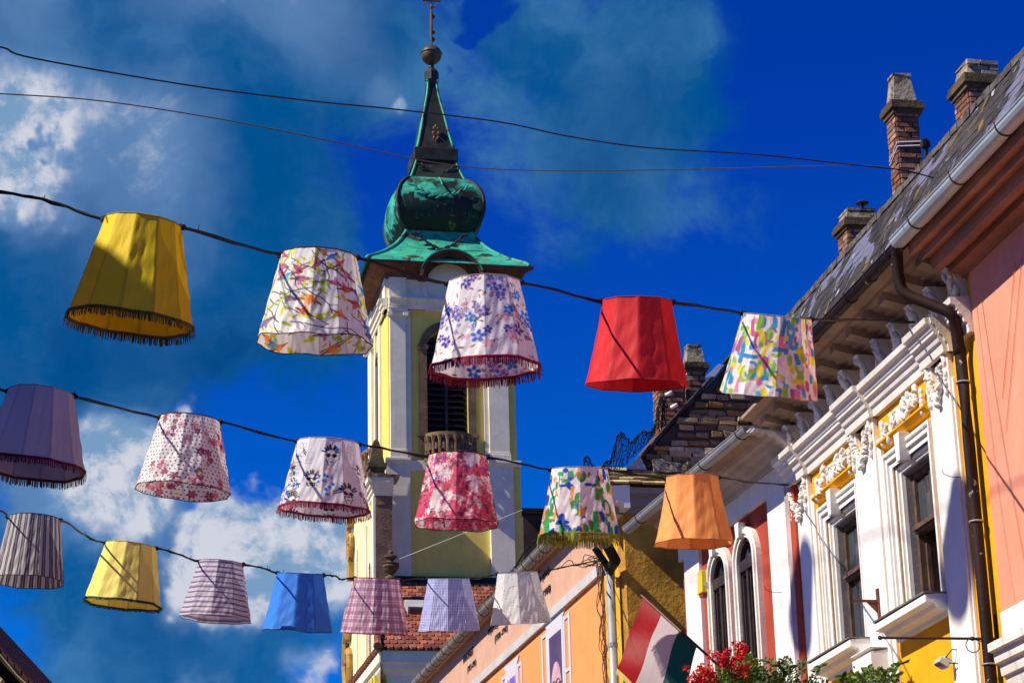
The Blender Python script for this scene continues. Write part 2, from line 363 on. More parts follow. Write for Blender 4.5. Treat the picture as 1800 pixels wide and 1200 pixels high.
def f_birds():
    c = Cloth(480, 150, base=(.94, .92, .89))
    for i in range(34):                                   # twigs
        x, y, a = pr(0, CW), pr(0, CH), pr(0, 6.3)
        for k in range(6):
            x2, y2 = x+math.cos(a)*.045, y+math.sin(a)*.045; c.line(x, y, x2, y2, .004, (.10, .06, .06), .8)
            if random.random() < .6:
                b = a+random.choice((-1, 1))*pr(.6, 1.1); c.line(x2, y2, x2+math.cos(b)*.035, y2+math.sin(b)*.035, .003, (.12, .07, .06), .8)
            x, y, a = x2, y2, a+pr(-.6, .6)
    for i in range(190): leaf(c, pr(0, CW), pr(0, CH), pr(.02, .040), pr(0, 6), random.choice(((.62, .66, .02), (.75, .72, .04), (.45, .52, .05), (.82, .68, .08))))
    cols = ((.05, .20, .62), (.75, .10, .12), (.45, .10, .25), (.88, .32, .06), (.25, .18, .40), (.05, .45, .70), (.35, .50, .08), (.55, .12, .35))
    for i in range(64):
        x, y, a, r = (i*.618 % 1)*CW, pr(.02, CH-.02), pr(-.8, .8)+random.choice((0, 3.14)), pr(.026, .038); k = random.choice(cols)
        ca, sa = math.cos(a), math.sin(a)
        c.ell(x, y, r, r*.6, a, k, .4); c.ell(x+ca*r*.95, y+sa*r*.95, r*.36, r*.34, a, tuple(q*.8 for q in k))
        c.line(x+ca*r*1.2, y+sa*r*1.2, x+ca*r*1.7, y+sa*r*1.7, .0035, (.1, .06, .05)); c.line(x-ca*r*.7, y-sa*r*.7, x-ca*r*1.5, y-sa*r*1.4, .007, tuple(q*.6 for q in k))
        w = a+random.choice((-1, 1))*1.9; c.ell(x+math.cos(w)*r*.6, y+math.sin(w)*r*.6, r*.75, r*.3, w, tuple(min(1, q*1.3+.05) for q in k), .5)
        c.ell(x+ca*r*.3, y+sa*r*.3+.004, r*.35, r*.2, a, (.9, .5, .2), .7, .6)
    return c
def f_blueflor():
    c = Cloth(480, 150, base=(.90, .86, .87))
    for i in range(34):
        x, y = (i*.618 % 1)*CW, pr(.03, CH-.03); blue = random.choice(((.03, .14, .62), (.02, .26, .75), (.10, .06, .50), (.22, .18, .62)))
        for k in range(7): leaf(c, x+pr(-.09, .09), y+pr(-.07, .07), pr(.012, .022), pr(0, 6), random.choice(((.30, .20, .10), (.16, .12, .08), (.42, .28, .14))))
        for k in range(5): flower(c, x+pr(-.08, .08), y+pr(-.055, .055), pr(.010, .018), random.choice((blue, (.82, .30, .52), (.45, .35, .75))), k=5)
        flower(c, x, y, pr(.030, .04), blue, (.7, .7, .85)); flower(c, x+pr(-.07, .07), y+pr(-.05, .05), .024, blue)
        for k in range(10): c.ell(x+pr(-.12, .12), y+pr(-.1, .1), .005, .005, 0, random.choice(((.4, .3, .75), (.8, .35, .5), (.4, .28, .14))), .6)
    for i in range(12): flower(c, pr(0, CW), pr(0, CH), pr(.02, .03), (.88, .45, .58), (.9, .6, .6))
    return c
def f_dots():
    c = Cloth(480, 150, base=(.90, .86, .84)); st = .0262
    i = 0
    for yy in np.arange(0, CH, st):
        for xx in np.arange(0, CW, st): c.ell(xx+(st/2 if i % 2 else 0)+pr(-.004, .004), yy+pr(-.004, .004), .0066, .0066, 0, (.03, .02, .04), .5)
        i += 1
    for i in range(27):
        x, y = (i*.618 % 1)*CW, pr(.0, CH)
        for k in range(5): flower(c, x+pr(-.075, .075), y+pr(-.06, .06), pr(.018, .032), random.choice(((.50, .10, .20), (.75, .28, .38), (.28, .05, .16), (.85, .5, .55))), (.35, .05, .1), 6)
        leaf(c, x+pr(-.08, .08), y+pr(-.06, .06), .02, pr(0, 6), (.6, .55, .15))
    return c
FONT = {'A': '01110100011111110001', 'B': '11110111101000111110', 'C': '01111100001000001111', 'E': '11111111101000011111', 'I': '00100001000010000100', 'L': '10000100001000011111', 'N': '10001110011010110011', 'O': '01110100011000101110',
        'P': '11110100011111010000', 'R': '11110100011111010010', 'S': '01111110000001111110', 'T': '11111001000010000100', 'V': '10001100010101000100', 'D': '11110100011000111110', 'M': '11011101011000110001', 'U': '10001100011000101110'}
def f_glasses():
    c = Cloth(480, 150, base=(.84, .81, .83)); K = (.03, .025, .035)
    def word(t, x, y, h, a=0):
        for ch in t:
            p = FONT.get(ch)
            if p:
                for r in range(4):
                    for q in range(5):
                        if p[r*5+q] == '1':
                            ox, oy = q*h/5, r*h/4; c.ell(x+ox*math.cos(a)-oy*math.sin(a), y+ox*math.sin(a)+oy*math.cos(a), h*.15, h*.17, 0, K, .3)
            x += h*1.3*math.cos(a); y += h*1.3*math.sin(a)
    for i in range(16):                                   # newsprint columns
        x, y = pr(0, CW), pr(0, CH-.12)
        for k in range(10): c.line(x, y+k*.011, x+pr(.07, .1), y+k*.011, .0022, (.45, .43, .46), .7)
    for i in range(16):
        x, y = pr(0, CW), pr(.03, CH-.03)
        for k in range(7): c.ell(x+pr(-.05, .05), y+pr(-.07, .07), pr(.008, .022), pr(.008, .02), 0, random.choice(((.05, .22, .68), (.10, .40, .80), (.85, .52, .60))), .4, .85)
    for i in range(13):                                   # heads in round sunglasses
        x, y = ((i+.4)/13)*CW, .13+.42*((i*.618) % 1); s = pr(.9, 1.15)
        for k in range(9):
            a = -math.pi*(.1+.8*k/8); c.line(x+math.cos(a)*.03*s, y-.01+math.sin(a)*.03*s, x+math.cos(a)*.05*s+pr(-.01, .01), y-.01+math.sin(a)*.06*s, .006*s, K)
        c.ell(x, y+.012, .034*s, .052*s, 0, (.86, .83, .83)); c.line(x-.03*s, y+.03, x-.012*s, y+.062*s, .004, K); c.line(x+.03*s, y+.03, x+.012*s, y+.062*s, .004, K)
        c.ell(x-.017*s, y, .017*s, .016*s, 0, (.10, .02, .06)); c.ell(x+.02*s, y, .017*s, .016*s, 0, K); c.line(x-.034*s, y-.004, x+.036*s, y-.004, .003, K)
        c.line(x-.008, y+.042*s, x+.01, y+.042*s, .004, K)
    for i in range(12):
        x, y, a = pr(0, CW), pr(.03, CH-.05), pr(-.4, .4); c.ell(x, y, .022, .02, a+.7, (.06, .05, .22), .2); c.ell(x, y, .008, .008, 0, (.8, .8, .9))
    for i in range(12):
        x, y, a = pr(0, CW), pr(.03, CH-.03), pr(-.9, .9)
        for k in (0, 1): c.line(x, y+k*.016, x+math.cos(a)*.06, y+k*.016+math.sin(a)*.06, .005, K)
    for i in range(10):
        x, y = pr(0, CW), pr(.05, CH-.05)
        for sx in (-.02, .02):
            for k in range(12):
                a = k*math.pi/6; c.line(x+sx+.018*math.cos(a), y+.018*math.sin(a), x+sx+.018*math.cos(a+.55), y+.018*math.sin(a+.55), .0022, (.2, .15, .35))
    for i, (x, y) in enumerate(((.35, .36), (1.0, .34), (1.7, .40))): word('SNAP IT', x, y, .034)
    for x, y in ((.15, .60), (.80, .62), (1.5, .60), (1.95, .2)): word('TRAVEL', x, y, .028)
    for x, y in ((.5, .15), (1.2, .2), (1.85, .5)): word('BEST', x, y, .034, 1.3)
    return c
def f_pink():
    c = Cloth(480, 150); n = c.noise(12, 6, 3, .8); m = c.noise(7, 3, 9); k = c.noise(40, 4, 5, .8)
    c.put((n-.44)*9, (.70, .10, .20)); c.put((m-.5)*5*(k > .45), (.78, .16, .25)); c.put((k-.56)*14*(m > .40), (.26, .06, .12)); c.put((.43-n)*10, (.90, .80, .80))
    for i in range(16): flower(c, pr(0, CW), pr(0, CH), .018, (.25, .12, .60))
    return c
def f_brush(cols, seed, base):
    random.seed(seed); c = Cloth(480, 150, base=base)
    for i in range(360):
        x, y = (i*.618 % 1)*CW, pr(0, CH); k = random.choice(cols); w = pr(.013, .020); typ = random.random()
        if typ < .60:
            a = random.choice((math.pi/2, math.pi/2+.15, math.pi/2-.1, .0, 1.3)); L = pr(.03, .09); w *= 1.25
            for q in range(3): c.line(x+q*.006, y+pr(-.01, .01), x+q*.006+math.cos(a)*L, y+math.sin(a)*L, w*.7, k, .9)
        elif typ < .72:
            w *= 1.1
            r = pr(.03, .055); a0 = pr(0, 6)
            for q in range(9): c.line(x+r*.7*math.cos(a0+q*.5), y+r*math.sin(a0+q*.5), x+r*.7*math.cos(a0+q*.5+.5), y+r*math.sin(a0+q*.5+.5), w*.7, k, .9)
        else: c.ell(x, y, pr(.018, .03), pr(.02, .05), pr(-.3, .3), k, .3, .92)
    n = c.noise(60, 3, seed, .8); c.a = c.a*(.84+.32*n[..., None]); return c
def f_vstripe():
    c = Cloth(480, 40, base=(.62, .60, .56)); f = (c.x/CW*26) % 1
    c.put(((np.abs(f-.5) < .27)*1.), (.13, .11, .14)); c.put((np.abs(f-.5) < .05)*.8, (.45, .42, .40)); c.put((np.abs(f-.02) < .05)*.5, (.4, .3, .26)); return c
def f_hstripe():
    c = Cloth(280, 150, base=(.74, .70, .74)); f = (c.y/CH*11) % 1
    c.put((np.abs(f-.5) < .2)*.85, (.20, .13, .26)); c.put((np.abs(f-.12) < .05)*.6, (.36, .28, .40)); c.put((np.abs(f-.88) < .05)*.5, (.36, .28, .40)); return c
def f_plaid():
    c = Cloth(480, 150, base=(.80, .68, .72)); A = ((c.x/CW*15) % 1); B = ((c.y/CH*7) % 1)
    for f in (A, B):
        c.put((np.abs(f-.5) < .24)*.5, (.36, .08, .20)); c.put((np.abs(f-.5) < .05)*.45, (.45, .30, .50)); c.put((np.abs(f-.04) < .035)*.6, (.40, .06, .16))
    return c
def f_gingham():
    c = Cloth(720, 150, base=(.78, .82, .94)); A = ((c.x/CW*90) % 1) < .5; B = ((c.y/CH*34) % 1) < .5
    c.put(A*.55, (.12, .12, .48)); c.put(B*.45, (.15, .14, .50)); return c
def f_speck():
    c = Cloth(420, 132, base=(.80, .79, .76))
    for i in range(420): c.ell(pr(0, CW), pr(0, CH), .0058, .0058, 0, random.choice(((.25, .22, .3), (.35, .32, .38), (.15, .14, .2))), .5)
    return c
def f_plain(col, seam=.55, n=12):
    c = Cloth(n*12, 36, base=col); f = (c.x/CW*n) % 1; f = np.minimum(f, 1-f); c.a *= (.95+.1*c.noise(9, 4, 2))[..., None]
    c.put((f < .03)*(1-seam), tuple(q*.45 for q in col)); return c

def fabric(name, trans=.30, col=None, rough=.9):
    m = bpy.data.materials.new(name); m.use_nodes = True; N = NT(m.node_tree); N.n.remove(N.n['Principled BSDF'])
    out = N.n['Material Output']; a = N.node('ShaderNodeAttribute', attribute_name='Col').outputs['Color']
    if col is not None: a = tuple(col)+(1,)
    d = N.node('ShaderNodeBsdfDiffuse'); t = N.node('ShaderNodeBsdfTranslucent'); g = N.node('ShaderNodeBsdfGlossy'); g.inputs['Roughness'].default_value = .55
    N.put(d.inputs[0], a); N.put(t.inputs[0], a); g.inputs[0].default_value = (1, 1, 1, 1)
    mx = N.node('ShaderNodeMixShader'); mx.inputs[0].default_value = trans; N.l.new(d.outputs[0], mx.inputs[1]); N.l.new(t.outputs[0], mx.inputs[2])
    m2 = N.node('ShaderNodeMixShader'); m2.inputs[0].default_value = .018; N.l.new(mx.outputs[0], m2.inputs[1]); N.l.new(g.outputs[0], m2.inputs[2])
    N.l.new(m2.outputs[0], out.inputs['Surface'])
    tc = N.node('ShaderNodeTexCoord').outputs['Object']
    b = N.node('ShaderNodeBump'); b.inputs['Strength'].default_value = .45; b.inputs['Distance'].default_value = .012
    N.put(b.inputs['Height'], N.math('ADD', N.noise(N.vmath('MULTIPLY', tc, (1, 1, .35)), 11, 6, .6, .8), N.math('MULTIPLY', N.noise(tc, 160, 2, .5), .25))); N.l.new(b.outputs[0], d.inputs['Normal']); N.l.new(b.outputs[0], g.inputs['Normal'])
    return m
FABRIC = fabric('printed_shade_fabric'); LINED = fabric('lined_shade_fabric', .12); PLAINF = fabric('plain_shade_fabric', .12)
def fringe_mat(name, col): return mat(name, col, rough=.8, var=.35, scale=30, bump=0)
BULB = mat('frosted_bulb', (.75, .74, .70), rough=.3, var=.02, bump=0, spec=.6)
WIREM = mat('shade_wire', (.25, .24, .23), rough=.5, var=.1, bump=0)
CABLE_PTS = {0: [], 1: [], 2: [], 3: []}
def lampshade(row, tl, tr, bl, br, ratio, cloth, label, trim=None, N=12, D=.8, flare=1., facet=1., phase=0., fr_len=.045, matl=None, wav=.004, rimcol=None, shift=None):
    bw = math.hypot(br[0]-bl[0], br[1]-bl[1]); tw = math.hypot(tr[0]-tl[0], tr[1]-tl[1])
    bc = ((bl[0]+br[0])/2, (bl[1]+br[1])/2); tc = ((tl[0]+tr[0])/2, (tl[1]+tr[1])/2); depth = FPX*D/bw
    C = CAMLOC + ray(*bc)*(depth/FPX) if shift is None else Vector(shift); V = ray(*bc).normalized(); k = depth/FPX
    a2 = (CR*(tc[0]-bc[0]) - CU*(tc[1]-bc[1]))*k; th = math.asin(max(-.6, min(.6, ratio)))
    a2 = a2 - V*a2.dot(V); L = a2.length/math.cos(th); A = (a2.normalized()*math.cos(th)+V*math.sin(th)).normalized()
    e = CR*(br[0]-bl[0]) - CU*(br[1]-bl[1]); X = (e - A*e.dot(A)).normalized(); Yv = A.cross(X).normalized()   # Yv points away/towards
    if Yv.dot(V) > 0: Yv = -Yv                                    # towards the camera
    rb, rt = D/2, D/2*tw/bw
    W, H = cloth.W, cloth.H
    u = np.arange(W)/W; ang = u*2*math.pi + phase
    seg = 2*math.pi/N; loc = (ang % seg)-seg/2; pf = np.cos(seg/2)/np.cos(loc); pf = 1-(1-pf)*facet; pf = pf/np.max(pf)
    rs = np.random.default_rng(int(bc[0])+5)
    t = np.linspace(0, 1, H+1)[:, None]                            # 0 = top
    rad = (rt+(rb-rt)*t**flare)*pf[None, :]
    sag = np.sin(math.pi*t)*(.5-np.abs(loc[None, :]/seg))*.012      # cloth drawn in between the ribs
    wob = wav*(np.sin(ang*3+rs.uniform(0, 6))+.6*np.sin(ang*7+rs.uniform(0, 6)))[None, :]*t
    rad = rad - sag + wob*.5
    rad = rad + (.0022*np.sin(ang*N*3+4*t*3.1)*np.sin(t*9+ang*5)+.0018*np.sin(t*23+ang*11))*(.3+t)
    hgt = L*(1-t)+wob*1.2*(t**3)
    cx, sx = np.sin(ang)[None, :], np.cos(ang)[None, :]             # u=0 faces Yv (the camera)
    P = (np.array(X)[None, None]*(rad*cx)[..., None]+np.array(Yv)[None, None]*(rad*sx)[..., None]+np.array(A)[None, None]*(hgt+0*rad)[..., None])
    top = C + A*L
    th_ = thing('lampshade', top, label, 'lampshade', 'fabric lampshades strung over the street on %s cable' % {0: 'the highest', 1: 'the upper', 2: 'the middle', 3: 'the lower'}[row])
    mean = tuple(float(q)*.45 for q in cloth.a.mean((0, 1))); rimcol = rimcol or mat('rim_%d_%d' % (row, int(bc[0])), mean, bump=0)
    off = np.array(C-top); P = P+off
    me = bpy.data.meshes.new('shade'); nv = (H+1)*W; me.vertices.add(nv); me.vertices.foreach_set('co', P.reshape(-1).astype(np.float32))
    ii, jj = np.meshgrid(np.arange(H), np.arange(W), indexing='ij'); j2 = (jj+1) % W
    q = np.stack([ii*W+jj, ii*W+j2, (ii+1)*W+j2, (ii+1)*W+jj], -1).reshape(-1, 4).astype(np.int32)
    me.loops.add(q.size); me.loops.foreach_set('vertex_index', q.reshape(-1)); me.polygons.add(len(q))
    me.polygons.foreach_set('loop_start', np.arange(0, q.size, 4, dtype=np.int32)); me.polygons.foreach_set('loop_total', np.full(len(q), 4, np.int32))
    cc_ = np.clip(cloth.a, 0, 1)**1.22
    sm = 1-.30*np.exp(-((seg/2-np.abs(loc))*rb/.006)**2)[None, :, None]                       # darker sewn seams along the ribs
    fade = .90+.18*cloth.noise(6, 4, int(bc[0]) % 97)[..., None]
    cl = np.ones((H, W, 4), np.float32); cl[..., :3] = np.clip(cc_*sm*fade, 0, 1)
    cl = np.concatenate([cl, cl[-1:]], 0); at_ = me.color_attributes.new('Col', 'FLOAT_COLOR', 'POINT'); at_.data.foreach_set('color', cl.reshape(-1))
    me.update(calc_edges=True); me.materials.append(matl or FABRIC)
    fo = bpy.data.objects.new('fabric_cover', me); COL.objects.link(fo); fo.parent = th_
    def rim(frac, rr, nm, mt, seg=48):
        pts = []
        for k2 in range(seg+1):
            i = int(round(k2/seg*W)) % W; row_ = int(frac*H); pts.append(Vector(P[row_, i])+top)
        return MB().tube(pts, rr, 5, caps=False).build(nm, mt, th_)
    rim(0, .0045, 'top_ring', rimcol); rim(1, .004, 'bottom_ring', rimcol)
    mb = MB(); pc = top - A*.05
    for k2 in range(3):
        a = 1+k2*2.094; i = int(a/(2*math.pi)*W) % W; mb.tube([pc, Vector(P[0, i])+top], .0035, 4)
    mb.build('spider_frame', WIREM, th_)
    mb = MB(); mb.blob(top-A*.15, A*.045, X*.035, Yv*.035); mb.tube([top-A*.02, top-A*.11], .018, 8); mb.build('bulb', BULB, th_, smooth=True)
    if trim:
        mb = MB(); n = 340
        base = P[H]
        def bp(x):
            x = (x % 1)*W; i = int(x); f = x-i; return Vector(base[i % W]*(1-f)+base[(i+1) % W]*f)+top
        for k2 in range(n):
            p0 = bp(k2/n); p1 = bp((k2+.95)/n)
            o1 = (p0-C); o1 = (o1-A*o1.dot(A)).normalized(); ln = 1.3*fr_len*pr(.82, 1.12); dwn = -A*.55+Vector((0, 0, -1))*.45; sw = o1*pr(.0, .016)+X*pr(-.006, .006)
            p0 = p0+o1*.007+A*.016; p1 = p1+o1*.007+A*.016
            s_ = pr(.5, 1.4); mb.cur = (s_, s_*pr(.9, 1.1), s_)
            mb.add([p0, p1, p1+dwn*ln+sw, p0+dwn*ln*pr(.85, 1.05)+sw], [(0, 1, 2, 3)])
        mb.cur = (1, 1, 1)
        fr = mb.build('fringe', FRM[trim], th_)
        band = MB().tube([Vector(P[H, int(k2/48*W) % W])+top+A*.006 for k2 in range(49)], .011, 6, caps=False); band.build('trim_band', FRM[trim], th_)
    CABLE_PTS[row].append((top - X*rt*.98, top + X*rt*.98))
    return th_
def frm(col): return mat('fringe_'+str(col), lin(col), rough=.7, var=.2, scale=40, bump=0, attr=True)
FRM = {'olive': frm((95, 85, 20)), 'claret': frm((140, 15, 60)), 'lime': frm((150, 150, 10)), 'green': frm((20, 62, 40)), 'wine': frm((95, 20, 55))}
lampshade(1, (183, 380), (320, 402), (116, 556), (338, 580), .20, f_plain((.86, .64, .02), .35), 'mustard yellow lampshade with a dark olive fringe, half in shadow, first on the top cable', 'olive', N=12, matl=LINED, fr_len=.05)
lampshade(1, (493, 444), (628, 455), (450, 603), (655, 606), .21, f_birds(), 'white lampshade printed with little coloured birds on twigs, beside the church dome', N=12, rimcol=BLACKM, wav=.009)
lampshade(1, (786, 492), (916, 500), (755, 644), (953, 652), .21, f_blueflor(), 'white lampshade with blue flower print and claret fringe, hanging before the belfry window', 'claret', N=10, fr_len=.055)
lampshade(1, (1056, 526), (1183, 533), (1026, 674), (1212, 680), .12, f_plain((.68, .042, .05), .8, 10), 'plain bright red lampshade with sharp flat panels', N=10, phase=.15, flare=1.15, matl=PLAINF)
lampshade(1, (1304, 552), (1427, 560), (1264, 688), (1440, 704), -.02, f_brush(((.82, .30, .48), (.06, .35, .62), (.35, .62, .12), (.85, .75, .06), (.90, .86, .86), (.55, .16, .35), (.10, .45, .70)), 11, (.88, .80, .82)), 'lampshade of pink, blue, lime and yellow brush strokes, nearest the roof gutter', N=10, flare=1.05)
random.seed(21)
lampshade(2, (14, 682), (131, 699), (-40, 812), (148, 836), .22, f_plain((.48, .49, .58), .8), 'plain blue-grey lampshade with wine-red fringe, cut by the left edge of the photo', 'wine', N=12, matl=LINED, fr_len=.05)
lampshade(2, (281, 728), (387, 745), (236, 857), (405, 870), .19, f_dots(), 'white lampshade with tiny black dots and dusky pink roses', N=12, rimcol=BLACKM)
lampshade(2, (522, 771), (632, 784), (489, 891), (649, 903), .15, f_glasses(), 'lampshade printed with faces in sunglasses and newsprint, claret fringe', 'claret', N=12, fr_len=.05)
lampshade(2, (752, 799), (857, 804), (726, 920), (878, 924), .16, f_pink(), 'mottled pink and white lampshade hanging below the stone balcony', N=10, rimcol=BLACKM, wav=.007)
lampshade(2, (967, 823), (1070, 827), (944, 942), (1092, 944), .08, f_brush(((.05, .48, .16), (.88, .40, .16), (.02, .10, .50), (.88, .82, .84), (.88, .82, .84), (.10, .35, .10)), 5, (.86, .82, .85)), 'lampshade of green, orange and navy brush strokes with a lime fringe', 'lime', N=10, fr_len=.075)
lampshade(2, (1168, 838), (1264, 840), (1148, 957), (1292, 954), .14, f_plain((.88, .42, .15), .8, 10), 'plain light orange flared lampshade in front of the red and white house', N=10, flare=1.35, phase=.1, matl=PLAINF)
random.seed(31)
lampshade(3, (16, 904), (107, 918), (-12, 1016), (112, 1028), .2, f_vstripe(), 'lampshade with narrow upright grey and cream stripes', N=14, rimcol=BLACKM)
lampshade(3, (185, 951), (275, 965), (147, 1054), (283, 1070), .13, f_plain((.86, .73, .21), .9), 'pale yellow lampshade with a thin dark green trim', 'green', N=12, fr_len=.025, matl=PLAINF)
lampshade(3, (350, 984), (428, 992), (314, 1084), (443, 1091), .12, f_hstripe(), 'lampshade with horizontal mauve and white stripes', N=10)
lampshade(3, (487, 1006), (570, 1010), (460, 1104), (585, 1112), .01, f_plain((.07, .28, .76), .85, 10), 'plain bright blue lampshade', N=10, wav=.008, phase=.2, matl=PLAINF)
lampshade(3, (622, 1016), (703, 1017), (598, 1112), (718, 1114), .015, f_plaid(), 'burgundy and white plaid lampshade with a red hem', N=12, rimcol=mat('red_hem', (.45, .04, .06), bump=0))
lampshade(3, (751, 1018), (827, 1015), (733, 1109), (846, 1107), -.01, f_gingham(), 'small-check blue gingham lampshade', N=10)
lampshade(3, (873, 1008), (946, 1003), (860, 1101), (971, 1089), -.02, f_speck(), 'off-white lampshade with fine grey specks beside the building with names', N=10)
# ------------------------------------------------------------------ the ornate yellow and white house on the right
p0 = at(1640, 900, 21.2); FY = street((p0.x, p0.y), 10.5)
def Z(F, u, v, n=0.): return F.sz(u, v, n)[1]
def S(F, u, v, n=0.): return F.sz(u, v, n)[0]
ZT, ZB = 8.40, 8.06                                          # entablature top / bottom
HY = thing('ornate_house', FY(1.4, 0, 0), 'white and yellow stucco house with garlands and two tall windows', 'house')
SH = S(FY, 1442, 891) - S(FY, 1557.5, 797)                   # window spacing
WO = (-.10, .98); WZ = (5.86, 7.42)
wins = [(WO[0]+k*SH, WO[1]+k*SH) for k in (0, 1)]
mb = MB(); wall_with_holes(mb, FY, -1.5, 4.3, 0, 8.80, [(a, b, WZ[0], WZ[1]) for a, b in wins]+[(a, b, 2.2, 4.05) for a, b in wins], -.42, 0)
mb.build('wall', YELLOW, HY)
# pilasters (front strip plus narrower backing strip), running down the front
pil = [(-.84, -.30), (1.33, 2.0), (3.62, 4.22)]
for i, (a, b) in enumerate(pil):
    m = MB(); mdl_ = (a+b)/2; m.poly(FY, [(a, 0), (b, 0), (b, ZB+.01), (b-.09, ZB+.01), (b-.12, ZB-.16), (mdl_+.05, ZB-.38), (mdl_-.05, ZB-.38), (a+.12, ZB-.16), (a+.09, ZB+.01), (a, ZB+.01)], 0, .055); m.box(FY, a-(.10 if i else .03), a, 0, ZB-.25, 0, .03)
    m.box(FY, b, b+.05, 0, ZB-.3, 0, .025)
    m.build('pilaster', STUCCO if i == 9 else WHITE, HY, bevel=.006)
# entablature: stepped mouldings, breaking forward over the pilasters
def ent_prof(k): return [(0, ZB), (.05+k, ZB), (.06+k, ZB+.09), (.085+k, ZB+.10), (.10+k, ZB+.155), (.135+k, ZB+.175), (.135+k, ZB+.205), (.15+k, ZB+.215), (.165+k, ZB+.255), (.205+k, ZB+.275), (.215+k, ZB+.33), (.10+k, ZT), (0, ZT)]
m = MB(); x = -1.02
m.extr(FY, ent_prof(0), -.90, 4.36)
for a, b in pil: m.extr(FY, ent_prof(.05), a-.04, b+.06)
m.build('entablature', STUCCO, HY)
m = MB(); m.extr(FY, ent_prof(.02), -1.47, -1.14); m.build('entablature', STUCCO, HY)
# crumbly vertical crack lines / joints are left to the stucco material; shaded frieze with carved corbels
def leafpile(m, F, s, z, w, h, n, k, seed, amp=.05):
    rr = random.Random(seed)
    for i in range(k):
        a = s+rr.uniform(-w, w); b = z+rr.uniform(-h, h); an = rr.uniform(0, 6.28); L = rr.uniform(.03, .07)
        m.blob(F(a, b, n+rr.uniform(0, amp)), F.d*(math.cos(an)*L)+Vector((0, 0, math.sin(an)*L)), F.n*rr.uniform(.015, .035), F.d*(-math.sin(an)*L*.38)+Vector((0, 0, math.cos(an)*L*.38)))
x = -1.3; i = 0
while x < 4.2:
    m = MB()
    if i % 2 == 0:
        pr_ = [(0, ZT-.03), (.07, ZT+.0), (.05, ZT+.06), (.06, ZT+.14), (.10, ZT+.20), (.16, ZT+.26), (0, ZT+.26)]
        pr_ = [(n_*1.25, ZT+(z_-ZT)*1.25) for n_, z_ in pr_]; m.extr(FY, pr_, x-.06, x+.06)
        for k in range(16): m.blob(FY(x+random.uniform(-.07, .07), ZT+.0+.019*k, .08+.006*k), FY.d*.024+Vector((0, 0, random.uniform(-.02, .02))), FY.n*.03, Vector((0, 0, .045)), .15)
        m.build('carved_corbel', STUCCO, HY)
    else:
        for k in range(6):
            a = k*math.pi/3; m.blob(FY(x+.045*math.cos(a), ZT+.15+.055*math.sin(a), .03), FY.d*.04*math.cos(a)+Vector((0, 0, .04*math.sin(a))), FY.n*.03, FY.d*-.022*math.sin(a)+Vector((0, 0, .022*math.cos(a))))
        m.blob(FY(x, ZT+.15, .05), FY.d*.025, FY.n*.03, Vector((0, 0, .025))); m.box(FY, x-.085, x+.085, ZT+.04, ZT+.27, 0, .018)
        m.build('rosette', STUCCO, HY)
    x += .262; i += 1
# garlands on the pilasters
def garland(F, s0, s1, zt, drop, n, seed, parent):
    m = MB(); rr = random.Random(seed); k = 34
    for i in range(k+1):
        t = i/k; s = s0+(s1-s0)*t; z = zt-drop*(1-abs(2*t-1)**1.1)
        f = 1-.45*abs(2*t-1)
        for q in range(2):
            an = rr.uniform(0, 3); L = .036*f+.008
            m.blob(F(s+rr.uniform(-.02, .02), z+rr.uniform(-.03, .03), n+rr.uniform(0, .04)), F.d*(math.cos(an)*L)+Vector((0, 0, math.sin(an)*L)), F.n*.035, F.d*(-math.sin(an)*L*.5)+Vector((0, 0, math.cos(an)*L*.5)), .15)
    for s in (s0, s1):
        for q in range(9): m.blob(F(s+rr.uniform(-.02, .02), zt+.05-q*.045, n+.01), F.d*.022+Vector((0, 0, rr.uniform(-.02, .02))), F.n*.03, Vector((0, 0, .045)), .15)
    for q in range(12): m.blob(F((s0+s1)/2+rr.uniform(-.06, .06), zt-.05+rr.uniform(-.05, .08), n-.03), F.d*.022, F.n*.03, Vector((0, 0, .035)), .2)
    return m.build('garland', STUCCO, parent, smooth=True)
for j, (a, b) in enumerate(pil): garland(FY, a+.06, b-.04, ZB-.07, .36, .055, 40+j, HY)
